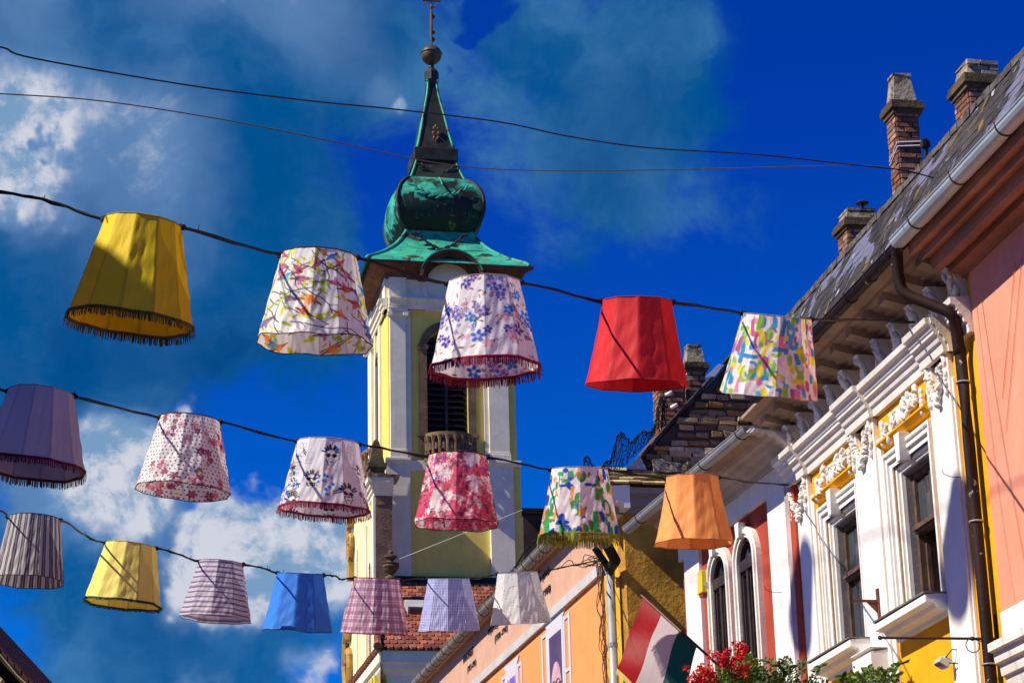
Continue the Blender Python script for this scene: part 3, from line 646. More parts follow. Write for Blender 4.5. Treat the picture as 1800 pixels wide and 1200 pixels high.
for (a, b) in wins:                                           # stucco foliage above each window
    m = MB(); c = (a+b)/2+.05; rr = random.Random(int(a*100)+9)
    for i in range(62):
        t = rr.uniform(-1, 1); s = c+t*.52; z = ZB-.13-.09*(1-abs(t))-rr.uniform(-.06, .10) - (.12 if t > .55 else 0); an = rr.choice((1, -1))*rr.uniform(.4, 1.5); L = rr.uniform(.035, .075)
        m.blob(FY(s, z, .04+rr.uniform(0, .05)), FY.d*(math.cos(an)*L)+Vector((0, 0, math.sin(an)*L)), FY.n*.035, FY.d*(-math.sin(an)*L*.33)+Vector((0, 0, math.cos(an)*L*.33)), .1)
    for i in range(9):                                        # shell fans in the middle
        an = math.pi*(1.05+.9*i/8); m.blob(FY(c+math.cos(an)*.10, ZB-.14+math.sin(an)*.10, .07), FY.d*math.cos(an)*.1+Vector((0, 0, math.sin(an)*.1)), FY.n*.03, FY.d*-math.sin(an)*.02+Vector((0, 0, math.cos(an)*.02)))
    for sg in (-1, 1):
        for q in range(5): m.blob(FY(c+sg*.58, ZB-.16-q*.05, .05), FY.d*.03, FY.n*.03, Vector((0, 0, .045)), .15)
    m.build('foliage_relief', STUCCO, HY, smooth=True)
    m = MB(); m.extr(FY, [(0, 7.66), (.03, 7.67), (.09, 7.715), (.09, 7.735), (.02, 7.75), (0, 7.75)], a-.12, b+.22); m.build('drip_ledge', YELLOW, HY)
    # window surround: raised outer moulding, stepped back to the reveal
    sr = MB()
    for (o, w_, n0, n1) in ((.17, .035, -.05, .055), (.135, .035, -.05, .03), (.10, .035, -.06, .045), (.065, .065, -.07, .015)):
        sr.box(FY, b+o-w_, b+o, WZ[0]-.02, WZ[1]+o, n0, n1); sr.box(FY, a-o*.6, a-o*.6+w_*.6, WZ[0]-.02, WZ[1]+o, n0, n1)
        sr.box(FY, a-o*.6+w_*.6, b+o-w_, WZ[1]+o-w_, WZ[1]+o, n0, n1-.002)
    for i, d in enumerate((.035, .07)):
        sr.box(FY, b-d, b-d+.036, WZ[0], WZ[1]-.001, -.40+.02*i, -.03*(i+1)+.01); sr.box(FY, a, b-.07, WZ[1]-d, WZ[1]-d+.036, -.40+.02*i, -.03*(i+1)+.008)
    sr.build('window_surround', WHITE, HY, bevel=.004)
    m = MB(); m.box(FY, b-.095, b-.069, WZ[0], WZ[1]-.07, -.385, -.085); m.box(FY, a, b-.095, WZ[1]-.095, WZ[1]-.069, -.385, -.082); m.build('reveal', GREYR, HY)
    kx = (a+b)/2+.07; m = MB(); m.poly(FY, [(kx-.045, WZ[1]-.06), (kx+.045, WZ[1]-.06), (kx+.075, WZ[1]+.23), (kx-.075, WZ[1]+.23)], 0, .12); m.build('keystone', WHITE, HY, bevel=.005)
    # timber window
    a1, b1, z0, z1 = a, b-.09, WZ[0], WZ[1]-.09; zt = z0+(z1-z0)*.60
    win = MB()
    for (s0, s1, y0, y1, q) in ((a1, a1+.07, z0, z1, 0), (b1-.07, b1, z0, z1, 0), (a1+.07, b1-.07, z0, z0+.06, .003), (a1+.07, b1-.07, z1-.07, z1, .003), (a1+.07, b1-.07, zt-.05, zt+.05, .03)): win.box(FY, s0, s1, y0, y1, -.22, -.15+q)
    win.box(FY, a1+.07, b1-.07, zt-.02, zt+.015, -.19, -.09)
    mid = (a1+b1)/2; win.box(FY, mid-.03, mid+.03, zt+.05, z1-.07, -.21, -.16)
    wf = win.build('window_frame', WOODB, HY)
    gm_ = MB(); gm_.box(FY, a1+.07, mid-.03, zt+.05, z1-.07, -.192, -.186); gm_.box(FY, mid+.03, b1-.07, zt+.05, z1-.07, -.192, -.186)
    if a > 1: gm_.box(FY, mid+.03, b1-.07, z0+.06, zt-.05, -.192, -.186)
    gm_.build('pane', GLASS, wf)
    for (hs, dn) in (((b1-.09), .36), ((a1+.10), .30)):           # open casement leaves hinged inward
        sash = MB()
        for q in ((-.25, -.21), (-.25-dn+.04, -.25-dn)): sash.box(FY, hs-.02, hs+.02, z0+.06, zt-.06, min(q), max(q))
        for zz in (z0+.06, zt-.11): sash.box(FY, hs-.02, hs+.02, zz, zz+.05, -.25-dn+.04, -.25)
        sash.build('casement', WOODB, wf)
    if a > 1: MB().box(FY, mid-.035, mid+.035, z0+.06, zt-.05, -.22, -.16).build('mullion', WOODB, wf)
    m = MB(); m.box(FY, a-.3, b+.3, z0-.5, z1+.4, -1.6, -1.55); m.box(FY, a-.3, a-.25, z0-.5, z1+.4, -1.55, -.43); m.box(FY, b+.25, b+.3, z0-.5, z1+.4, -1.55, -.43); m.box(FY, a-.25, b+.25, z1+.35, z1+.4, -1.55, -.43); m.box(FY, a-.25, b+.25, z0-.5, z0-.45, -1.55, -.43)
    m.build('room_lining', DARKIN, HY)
    m = MB(); m.extr(FY, [(0, 5.66), (.05, 5.66), (.06, 5.70), (.16, 5.72), (.19, 5.76), (.27, 5.77), (.27, 5.845), (0, 5.87)], a-.20, b+.16); sl_ = m.build('sill', WHITE, HY, bevel=.005)
    m = MB(); m.box(FY, a-.21, b+.17, 5.855, 5.872, 0, .285); m.box(FY, a+.01, b-.08, 5.86, 5.877, -.22, 0); m.build('sill_flashing', mat('dull_lead_flashing', (.17, .155, .14), var=.25, bump=.3), sl_)
    # lower floor opening, its lintel just in the photo
    m = MB(); m.box(FY, a-.12, b+.14, 4.05, 4.33, 0, .07); m.extr(FY, [(0, 4.6), (.04, 4.6), (.14, 4.68), (.14, 4.74), (0, 4.76)], a-.2, b+.2); m.build('lower_lintel', WHITE, HY, bevel=.005)
    m = MB(); m.box(FY, a, b, 2.2, 4.05, -.22, -.16); m.build('lower_shutter', WOODD, HY)
# pedestal capital low on the middle pilaster
cs = S(FY, 1535, 1140, .15); m = MB()
m.extr(FY, [(0, 5.18), (.06, 5.18), (.08, 5.28), (.14, 5.33), (.14, 5.37), (.20, 5.41), (.24, 5.47), (.24, 5.62), (0, 5.66)], cs-.16, cs+.42); m.box(FY, cs-.17, cs+.43, 5.66, 5.675, 0, .25); m.build('pedestal_capital', WHITE, HY, bevel=.006)
# eaves: stepped coved soffit out to the gutter, then steep slate roof
NG, ZG = .60, 8.95
def soffit(F, s0, s1, zw, par, m_, k=0.):
    m = MB(); pr_ = [(0, zw), (.045, zw), (.05, zw+.03), (.10, zw+.035), (.12, zw+.06), (.22, zw+.07), (.235, zw+.10), (.33, zw+.105), (.345, zw+.125), (.42, zw+.13), (.44, zw+.16), (.50, zw+.165), (.56, zw+.18), (.56, ZG+.01), (0, ZG+.01)]
    m.extr(F, pr_, s0, s1); return m.build('eave_cornice', m_, par)
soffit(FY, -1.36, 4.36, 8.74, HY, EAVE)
x = -1.2
while x < 4.2:                                                # coffer panels carved under the eave
    m = MB(); m.hexa([FY(x-.09, 8.72, .10), FY(x+.09, 8.72, .10), FY(x+.09, 8.79, .40), FY(x-.09, 8.79, .40), FY(x-.09, 8.80, .08), FY(x+.09, 8.80, .08), FY(x+.09, 8.88, .40), FY(x-.09, 8.88, .40)])
    m.build('soffit_block', EAVE, HY); x += .524
def zroof(n, slope=2.14): return ZG+.02+(NG+.02-n)*slope
NR = .20
def roofpart(F, s0, s1, par, m_=SLATE, ridge=True):
    m = MB(); nseg = int((s1-s0)/.12); 
    top = zroof(NR)
    for r in range(7):
        for i in range(nseg):
            a = s0+(s1-s0)*i/nseg; b = s0+(s1-s0)*(i+1)/nseg; n1 = NG+.02-(NG+.02-NR)*r/7; n0 = NG+.02-(NG+.02-NR)*(r+1)/7; j = random.uniform(0, .008)
            m.hexa([F(a, zroof(n1)-.01, n1+.006+j), F(b, zroof(n1)-.01, n1+.006+j), F(b, zroof(n0), n0+j*.3), F(a, zroof(n0), n0+j*.3), F(a, zroof(n1)-.01, n1-.03), F(b, zroof(n1)-.01, n1-.03), F(b, zroof(n0), n0-.03), F(a, zroof(n0), n0-.03)])
    rf = m.build('roof', m_, par)
    m = MB(); m.hexa([F(s0, 8.96, NG-.02), F(s1, 8.96, NG-.02), F(s1, top-.01, NR-.03), F(s0, top-.01, NR-.03), F(s0, 8.9, 0), F(s1, 8.9, 0), F(s1, top-.02, NR-.08), F(s0, top-.02, NR-.08)])
    m.quad(F(s0, top-.01, NR-.02), F(s1, top-.01, NR-.02), F(s1, top-.2, -4.5), F(s0, top-.2, -4.5)); m.build('roof_deck', RIDGE, rf)
    m = MB(); k = int((s1-s0)/.16)
    for i in range(k):
        a = s0+(s1-s0)*i/k; m.box(F, a, a+(s1-s0)/k*.96, top-.02, top+.045, NR-.10, NR+.025, jit=.008)
    m.build('ridge_course', RIDGE, rf); return rf
RY = roofpart(FY, -1.50, 3.65, HY)
def gutter(F, s0, s1, n, z, r, m_, par, step=.62, mb_=IRON, name='gutter'):
    m = MB(); k = max(2, int((s1-s0)/.6))
    for i in range(k):
        a = s0+(s1-s0)*i/k; b = s0+(s1-s0)*(i+1)/k+(.02 if i < k-1 else 0); rr = r*(1+.03*(i % 2))
        pa = []; 
        for t in range(9):
            th = math.pi*(1+t/8); pa.append((n+rr*math.cos(th), z+rr*math.sin(th)))
        pi_ = [(n+(rr-.006)*math.cos(math.pi*(1+t/8)), z+(rr-.006)*math.sin(math.pi*(1+t/8))) for t in range(8, -1, -1)]
        m.extr(F, pa+pi_, a, b)
        m.tube([F(a, z+.003, n+rr), F(b, z+.003, n+rr)], .009, 6)
    g_ = m.build(name, m_, par, smooth=False)
    x = s0+.25
    while x < s1:
        m = MB(); m.tube([F(x, z+(r+.006)*math.sin(math.pi*(1+t/8)), n+(r+.006)*math.cos(math.pi*(1+t/8))) for t in range(9)]+[F(x, z+.03, n+r+.01)], .007, 5); m.build('gutter_bracket', mb_, g_); x += step
    return g_
JX = S(FY, 1581, 414, NG+.04); gutter(FY, JX, 3.55, NG+.03, ZG-.01, .068, GUTD, HY)
# downpipe: from the gutter down, back to the wall, then down between pilaster and pink house
px = S(FY, 1691, 650, .10); m = MB()
pp = lambda u, v, n: FY(*FY.sz(u, v, n), n)
m.tube(hang([FY(JX+.10, ZG-.03, NG+.03), pp(1577, 452, .62), pp(1580, 490, .60), pp(1592, 516, .55), pp(1640, 537, .34), pp(1672, 552, .20), pp(1680, 575, .15), FY(px, 7.9, .11), FY(px, 7.6, .10), FY(px, 4, .10), FY(px, .2, .10)], 5), .056, 12)
dp = m.build('downpipe', GUTD, HY, smooth=True)
for zz in (7.62, 6.3, 5.0):
    m = MB(); m.tube([FY(px+.064*math.cos(t*.5), zz, .10+.064*math.sin(t*.5)) for t in range(13)], .008, 5); m.build('pipe_clip', GUTG, dp)

# ------------------------------------------------------------------ pink house (nearest, right edge)
HP = thing('pink_house', FY(-4, 0, 0), 'salmon pink plastered house with pale zinc gutter at the right edge', 'house')
m = MB(); m.box(FY, -9.5, -1.503, 0, 8.72, -.42, .035); m.build('wall', PINKP, HP)
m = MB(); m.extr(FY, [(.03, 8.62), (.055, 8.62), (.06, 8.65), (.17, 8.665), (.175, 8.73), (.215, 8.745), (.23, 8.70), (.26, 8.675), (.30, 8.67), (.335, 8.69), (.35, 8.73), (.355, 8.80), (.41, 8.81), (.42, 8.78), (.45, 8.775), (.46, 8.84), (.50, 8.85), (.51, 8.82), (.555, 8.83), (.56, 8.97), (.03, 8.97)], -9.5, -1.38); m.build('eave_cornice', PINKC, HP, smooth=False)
gutter(FY, -9.5, JX+.02, NG+.05, ZG+.02, .085, GUTB, HP, step=1.05)
roofpart(FY, -9.5, -1.505, HP)
zs = Z(FY, 1760, 1140); zs2 = Z(FY, 1770, 1075)
m = MB(); m.extr(FY, [(.035, zs-.40), (.08, zs-.40), (.10, zs-.30), (.13, zs-.29), (.14, zs-.20), (.18, zs-.18), (.19, zs-.09), (.235, zs-.08), (.235, zs-.01), (.035, zs+.02)], -9.5, -1.60); m.build('string_course', STUCCO, HP)
m = MB(); m.box(FY, -9.5, -1.507, zs+.02, zs2, .034, .05); m.build('plain_band', WHITE, HP)
for k, (u0, v0, u1, v1) in enumerate(((1796, 452, 1768, 760), (1784, 462, 1762, 700))):
    pts = [FY(*FY.sz(u0+(u1-u0)*t, v0+(v1-v0)*t, .045), .045) for t in np.linspace(0, 1, 9)]
    tag(MB().tube(pts, .003, 4).build('telephone_wire', mat('thin_pink_painted_wire', (.60, .22, .14), bump=0)), 'thin painted wire drooping down the pink wall, %s' % ('longer one' if k == 0 else 'shorter one'), 'wire')

# ------------------------------------------------------------------ red and white house with the arched windows
p0 = at(1400, 900, 25.0); FR = street((p0.x, p0.y), 14.0)
HR = thing('arched_window_house', FR(2.2, 0, 0), 'white house with brick-red panels and a pair of round-arched windows', 'house')
SE = S(FR, 1193, 1000)
def arch_ring(F, c, w, zs, r0, r1, n0, n1, z0, segs=18):
    """surround: jambs from z0 to springing zs, then a half ring; half-width w measured at r0"""
    m = MB(); m.box(F, c-r1, c-r0, z0, zs, n0, n1); m.box(F, c+r0, c+r1, z0, zs, n0, n1)
    for i in range(segs):
        a, b = math.pi*i/segs, math.pi*(i+1)/segs
        q = [(r0, a), (r1, a), (r1, b), (r0, b)]
        p = [F(c+r*math.cos(t), zs+r*math.sin(t), n0) for r, t in q]+[F(c+r*math.cos(t), zs+r*math.sin(t), n1) for r, t in q]
        m.hexa(p)
    return m
ZP = Z(FR, 1348, 874)                                         # top of the red panel
R2_, R1_ = S(FR, 1268, 985, -.05), S(FR, 1317, 955, -.05)
zap = Z(FR, 1318, 937, 0); hw = .30; zsp = zap-hw
arch = [R1_+.02, R2_-.02]
sp = abs(arch[1]-arch[0]); hw = min(hw, sp/2-.15)
# wall: solid red recess layer with arched openings cut (boxes beside, wedges above)
mb = MB(); holes = [(c-hw, c+hw, 5.5, zsp) for c in sorted(arch)]
wall_with_holes(mb, FR, .0, SE-.03, 0, zsp, holes, -.35, -.05)
for c in arch:
    for i in range(14):
        a, b = math.pi*i/14, math.pi*(i+1)/14
        xs = (c+hw*math.cos(a), c+hw*math.cos(b))
        q = [(xs[0], zsp+hw*math.sin(a)), (xs[1], zsp+hw*math.sin(b)), (xs[1], zsp+hw+.001), (xs[0], zsp+hw+.001)]
        mb.hexa([FR(s, z, -.35) for s, z in q]+[FR(s, z, -.05) for s, z in q])
cs_ = sorted(arch)
for a, b in ((.0, cs_[0]-hw), (cs_[0]+hw, cs_[1]-hw), (cs_[1]+hw, SE-.03)): mb.box(FR, a, b, zsp, zsp+hw, -.35, -.05)
mb.box(FR, .0, SE-.03, zsp+hw, 8.75, -.35, -.05); mb.build('wall', REDP, HR)
sPan = S(FR, 1348, 900); sPanL = S(FR, 1228, 990)
m = MB(); m.box(FR, .28, sPan, 0, ZP, -.06, 0); m.box(FR, sPanL, sPanL+.62, 0, ZP, -.06, 0); m.box(FR, .28, SE, ZP, ZP+.42, -.06, -.001); m.box(FR, .28, SE, ZP+.40, 8.74, -.06, .025); m.build('white_bands', WHITE, HR, bevel=.006)
m = MB(); m.box(FR, .0, .14, 0, 8.12, -.05, .02); m.build('red_corner_strip', REDP, HR); m = MB(); m.box(FR, .14, .28, 0, 8.12, -.05, .03); m.build('corner_moulding', mat('pinkish_moulding', (.50, .36, .33), var=.2, bump=.4, streak=.3), HR)
for c in arch:
    m = arch_ring(FR, c, hw, zsp, hw-.005, hw+.125, -.08, .02, 5.3); w_ = m.build('window_surround', STUCCO, HR)
    m = arch_ring(FR, c, hw, zsp, hw+.04, hw+.09, .02, .045, 5.3); m.build('surround_moulding', STUCCO, w_)
    m = MB(); m.poly(FR, [(c-.05, zsp+hw-.02), (c+.05, zsp+hw-.02), (c+.075, zsp+hw+.17), (c-.075, zsp+hw+.17)], 0, .10); m.build('keystone', WHITE, HR, bevel=.005)
    m = arch_ring(FR, c, hw, zsp, hw-.055, hw-.012, -.12, -.012, 5.3); m.box(FR, c-hw+.05, c+hw-.05, zsp-.10, zsp+.03, -.11, .005); m.box(FR, c-.032, c+.032, 5.3, zsp-.10, -.11, -.005)
    for sg in (-1, 1):
        for e in (hw-.085, .033): m.box(FR, *sorted((c+sg*e, c+sg*(e+.028))), 5.3, zsp-.10, -.10, -.03)
        for zz in (zsp-.14, zsp-1.35, 6.15): m.box(FR, *sorted((c+sg*.06, c+sg*(hw-.085))), zz, zz+.04, -.10, -.033)
    fr = m.build('window_frame', WOODD, HR)
    m = MB(); m.box(FR, c-hw+.05, c+hw-.05, 5.3, zsp+.02, -.075, -.07)
    pts = [(c+(hw-.05)*math.cos(math.pi*i/16), zsp+.02+(hw-.05)*math.sin(math.pi*i/16)) for i in range(17)]; m.poly(FR, pts, -.075, -.069); m.build('pane', GLASS, fr)
    m = MB(); m.box(FR, c-hw+.05, c+hw-.05, 5.3, zsp-.1, -.15, -.14); m.build('curtain', CURTAIN, fr)
NGR = .58; ZGR = Z(FR, 1330, 742, NGR)
m = MB(); m.extr(FR, [(0, 8.42), (.05, 8.42), (.06, 8.47), (.12, 8.49), (.15, 8.53), (.22, 8.55), (.25, 8.59), (.31, 8.60), (.34, 8.64), (.41, 8.65), (.44, 8.69), (.52, 8.70), (.55, ZGR), (0, ZGR)], -.1, SE-.02, caps=True); m.build('eave_cornice', mat('grey_pink_eave_mouldings', (.46, .39, .36), var=.12, bump=.3, streak=.3), HR)
gutter(FR, -.25, SE+.25, NGR+.03, ZGR, .078, GUTG, HR, step=1.35)
m = MB(); m.box(FR, .1, SE-.02, ZGR-.02, ZGR+.03, -1.5, NGR); m.build('roof_edge', EAVE, HR)
# alarm box
az = FR.sz(1231, 1020, .1); m = MB(); m.box(FR, az[0]-.10, az[0]+.10, az[1]-.17, az[1]+.13, .0, .12, taper=.012)
al = m.build('alarm_box', mat('yellow_alarm_plastic', (.72, .55, .03), rough=.4, var=.05, bump=0, spec=.5), None, bevel=.012); tag(al, 'yellow plastic alarm box on the red and white wall', 'alarm box')
m = MB(); m.poly(FR, [(az[0]-.088, az[1]-.172), (az[0]+.088, az[1]-.172), (az[0]+.06, az[1]-.215), (az[0]-.06, az[1]-.215)], .02, .10); m.build('siren_cap', mat('red_siren', (.35, .05, .02), rough=.4, bump=0), al)
m = MB(); m.tube([FR(az[0]-.104, az[1]-.07, .055), FR(az[0]-.112, az[1]-.07, .055)], .03, 12); m.build('round_emblem', mat('pale_emblem', (.6, .6, .55), bump=0), al)
# ------------------------------------------------------------------ fixtures on the fronts
def fix(name, m_, mb, label, cat): return tag(mb.build(name, m_), label, cat)
zz0 = FY.sz(1545, 1063, .06); m = MB(); m.box(FY, zz0[0]-.028, zz0[0]+.028, zz0[1]-.17, zz0[1]+.17, .055, .075)
L = .30; m.box(FY, zz0[0]-.012, zz0[0]+.012, zz0[1]+.03, zz0[1]+.055, .075, .075+L); m.poly(Frame(FY(zz0[0], 0, 0)[:2], FY.n[:2], FY.d[:2]), [(.075, zz0[1]+.03), (.19, zz0[1]+.03), (.075, zz0[1]-.09)], -.006, .006)
fix('iron_bracket', mat('rusty_iron', (.14, .05, .035), var=.3, bump=.3), m, 'short rust-brown iron bracket on the white pilaster between the two windows', 'bracket')
rz = FY.sz(1745, 1122, .05); m = MB(); m.box(FY, rz[0]-.012, rz[0]+.012, rz[1]-.03, rz[1]+.22, .0, .02)
nn = 0.9
for k in range(40):
    nn = .2+.05*k
    q = FY(rz[0], rz[1], nn)-CAMLOC
    if 900+FPX*q.dot(CR)/q.dot(CF) < 1548: break
m.tube([FY(rz[0], rz[1], .0), FY(rz[0], rz[1], nn)], .012, 8); m.blob(FY(rz[0], rz[1], nn), FY.n*.022, FY.d*.022, Vector((0, 0, .022)))
cn = nn*.22; m.tube([FY(rz[0], rz[1]-.06+.065*math.cos(t*.5+.2), cn+.065*math.sin(t*.5+.2)) for t in range(11)], .005, 5); m.blob(FY(rz[0], rz[1], cn), FY.n*.022, FY.d*.022, Vector((0, 0, .022))); m.tube([FY(rz[0], rz[1], cn), FY(rz[0], rz[1]-.03, cn*.6), FY(rz[0], rz[1]-.09, 0.02)], .006, 5)
fix('sign_rod', IRON, m, 'long black horizontal iron rod with a curl, fixed beside the downpipe', 'bracket')
fl = FY.sz(1660, 1165, .14); m = MB(); c = FY(fl[0], fl[1], .16); fa = (FY.n*.5+Vector((0, 0, -.8))).normalized(); fb = FY.d; fc = fa.cross(fb)
def obox(m, c, a, b, c3, ha, hb, hc): m.hexa([c+a*(x*ha)+b*(y*hb)+c3*(z*hc) for x, y, z in ((-1, -1, -1), (1, -1, -1), (1, 1, -1), (-1, 1, -1), (-1, -1, 1), (1, -1, 1), (1, 1, 1), (-1, 1, 1))])
obox(m, c, fa, fb, fc, .03, .075, .055); obox(m, c-fa*.05+fc*.02, fa, fb, fc, .02, .045, .04)
f_ = m.build('floodlight', mat('pale_grey_housing', (.55, .52, .47), rough=.5, var=.1, bump=.1), None, bevel=.006); tag(f_, 'small pale floodlight on the yellow wall below the open window', 'floodlight')
m = MB(); obox(m, c+fa*.034, fa, fb, fc, .004, .06, .042); m.build('lens', GLASS, f_)
m = MB(); m.tube([FY(fl[0]-.12, fl[1]+.10, 0.), FY(fl[0]-.12, fl[1]+.11, .10), FY(fl[0]-.03, fl[1]+.04, .14)], .006, 5); m.tube([FY(fl[0]-.12, fl[1]-.02, 0.), FY(fl[0]-.12, fl[1]-.02, .10), FY(fl[0]-.03, fl[1]-.0, .14)], .006, 5); m.build('mount_arm', IRON, f_)
# hooks
for k, (F_, u, v, lab) in enumerate(((FY, 1683, 838, 'small wire hook on the white pilaster near the downpipe'), (FR, 1365, 1040, 'small wire hook on the white band of the red and white house'))):
    s, z = F_.sz(u, v, .06); fix('wall_hook', IRON, MB().tube([F_(s, z, .0), F_(s, z, .12), F_(s+.01, z+.03, .19), F_(s+.01, z+.07, .20)], .004, 5), lab, 'hook')
# ------------------------------------------------------------------ chimneys
BRK = ((.36, .15, .085), (.28, .12, .07), (.42, .22, .13), (.20, .11, .075), (.33, .20, .13), (.47, .26, .17))
DBRK = ((.15, .09, .06), (.11, .075, .055), (.20, .12, .075), (.09, .07, .055))
def chim_frame(u0, v0, rg, h=12.): p = at(u0, v0, rg); h = R_(h); return Frame((p.x, p.y), (math.cos(h), math.sin(h)), (math.sin(h), -math.cos(h)))
def chimney(u0, u1, us, vt, vb, rg, label, cap, rows, parent=None, crown=True):
    F = chim_frame(u0, vt, rg); w_ = S(F, u1, vt); zt, zb = Z(F, u0, vt), Z(F, u0, vb)-1.2
    Fs = Frame((F.O.x, F.O.y), tuple((-F.n)[:2]), tuple((-F.d)[:2])); dep = max(.25, S(Fs, us, vt)); h = zt-zb
    t = thing('chimney', F(w_/2, zb, -dep/2), label, 'chimney', 'chimneys on the right-hand roofs')
    m = MB(); m.box(F, .004, w_-.004, zb, zt, -dep+.004, -.004); m.build('mortar_core', MORTAR, t)
    rr = int(rows*h/max(.1, (zt-Z(F, u0, vb))))
    m = MB(); brickwork(m, lambda a, z, n: F(a, zb+z, n), w_, h, rr, .21, .014, .12, BRK, .01, .3)
    brickwork(m, lambda a, z, n: Fs(a, zb+z, n), dep, h, rr, .21, .014, .12, BRK, .01, .3); m.build('brickwork', BRICK, t)
    if crown:
        m = MB()
        for i, e in enumerate((.03, .06, .045)): m.box(F, -e, w_+e, zt-.02+.05*i, zt+.03+.05*i, -dep-e, e, jit=.006)
        m.build('corbelled_course', DSTONE if cap else CEMENT, t)
    if cap:
        ta, hh = cap; zc = zt+.13; m = MB(); e = .0
        m.hexa([F(-e, zc, e), F(w_+e, zc, e), F(w_+e, zc, -dep-e), F(-e, zc, -dep-e), F(ta, zc+hh, -ta), F(w_-ta, zc+hh, -ta), F(w_-ta, zc+hh, -dep+ta), F(ta, zc+hh, -dep+ta)])
        m.box(F, ta-.01, w_-ta+.01, zc+hh, zc+hh+.03, -dep+ta-.01, -ta+.01, jit=.008); m.build('cement_cap', CEMENT, t)
    return t, F, w_, dep, zt
c1, F1, w1, d1, z1_ = chimney(1573, 1614, 1561, 196, 320, 23.2, 'tall slender brick chimney with a tapered cement cap and two white straps', (.045, .34), 14)
m = MB()
for zz in (Z(F1, 1573, 251), Z(F1, 1573, 258)): m.tube([F1(-.012, zz-.12, -d1), F1(-.012, zz, .016), F1(w1+.01, zz+.03, .016), F1(w1+.01, zz, -d1)], .009, 5)
m.build('strap', mat('white_strap', (.7, .68, .64), bump=0), c1)
c2, F2, w2, d2, z2_ = chimney(1702, 1758, 1676, 152, 215, 20.8, 'squat wide chimney of orange brick beneath crumbling cement, topmost near the photo\'s right edge', (.035, .16), 7)
m = MB(); brickwork(m, lambda a, z, n: F2(a, z2_+.02+z, n), w2, .28, 5, .2, .02, .2, ((.36, .32, .27), (.42, .37, .31), (.28, .13, .08), (.30, .27, .23)), .12, .25); m.build('crumbled_brick_top', BRICK, c2)
c3, F3, w3, d3, z3_ = chimney(1490, 1545, 1472, 400, 450, 26.0, 'low cement-capped chimney with a small round metal vent on top', (.03, .12), 6)
m = MB(); q = F3(w3*.65, z3_+.32, -.12); m.lathe(q, [(.015, 0), (.015, .06), (.085, .065), (.07, .085), (.01, .095)], 12); m.build('vent_cowl', IRON, c3)
c4, F4, w4, d4, z4_ = chimney(1208, 1240, 1203, 650, 730, 34.5, 'dark narrow chimney with a tall cement cap above the brick gable', (.035, .30), 9)
c5, F5, w5, d5, z5_ = chimney(1159, 1204, 1147, 672, 745, 34.0, 'short brick chimney with white insulators behind the red lampshade', None, 9)
for k, (u, v) in enumerate(((1176, 692), (1185, 714))):
    s, z = F5.sz(u, v, .05); m = MB(); m.tube([F5(s-.05, z-.02, .03), F5(s+.05, z+.03, .06)], .032, 10); m.build('insulator', mat('white_ceramic', (.8, .8, .78), rough=.3, bump=0, spec=.6), c5, smooth=True)
q = at(1628, 262, 22.9); m = MB(); Ff = chim_frame(1628, 262, 22.9)
m.box(Ff, -.02, .015, q.z-.1, q.z+.05, -.02, .02); m.box(Ff, -.05, -.01, q.z+.02, q.z+.10, -.04, .04); m.box(Ff, .0, .04, q.z+.02, q.z+.10, -.03, .03); m.box(Ff, -.03, .02, q.z+.10, q.z+.115, -.03, .03)
m.tube([Ff(0, q.z-.7, 0), Ff(0, q.z, 0)], .008, 5)
tag(m.build('roof_sensor', IRON), 'small dark twin box fixture beside the tall strapped chimney', 'roof fixture')

# ------------------------------------------------------------------ orange house with the painted names, ochre end wall, brick gable
cc = at(1100, 1000, 30.0); FO = street((cc.x, cc.y), 12.3)
HO = thing('orange_house', FO(6, 0, 0), 'orange and peach house with painted names and window posters', 'house')
sE = S(FO, 1057, 1010); zB = Z(FO, 1052, 1000); NO = .10; zG = Z(FO, 958, 959, NO+.08)
m = MB(); m.box(FO, sE, 26, 0, zB, -.4, 0); m.build('wall', ORANGE, HO)
m = MB(); m.box(FO, sE, 26, zB, zG+.1, -.4, 0.002); m.build('frieze', PEACH, HO)
m = MB(); m.extr(FO, [(0, zB-.13), (.06, zB-.13), (.08, zB), (0, zB+.03)], sE-.02, 26); m.build('string_course', mat('grey_white_band', (.62, .60, .58), var=.08, bump=.2), HO)
gutter(FO, sE+1.3, 26, NO+.08, zG, .10, mat('dull_zinc_gutter', (.30, .29, .25), rough=.6, var=.15, bump=.2, metal=.2), HO, step=.62)
m = MB(); m.extr(FO, [(0, zG-.05), (.06, zG-.04), (.12, zG+.05), (.12, zG+.09), (0, zG+.12)], sE, 26); m.build('eave', PEACH, HO)
m = MB()
for r in range(14):
    n1 = NO+.05-.25*r; m.hexa([FO(sE+.9, zG+.07+.2*r, n1), FO(26, zG+.07+.2*r, n1), FO(26, zG+.29+.2*r, n1-.27), FO(sE+.9, zG+.29+.2*r, n1-.27), FO(sE+.9, zG+.03+.2*r, n1), FO(26, zG+.03+.2*r, n1), FO(26, zG+.25+.2*r, n1-.27), FO(sE+.9, zG+.25+.2*r, n1-.27)])
m.build('roof', mat('brown_roof_tiles', (.12, .07, .05), var=.35, bump=.7), HO)
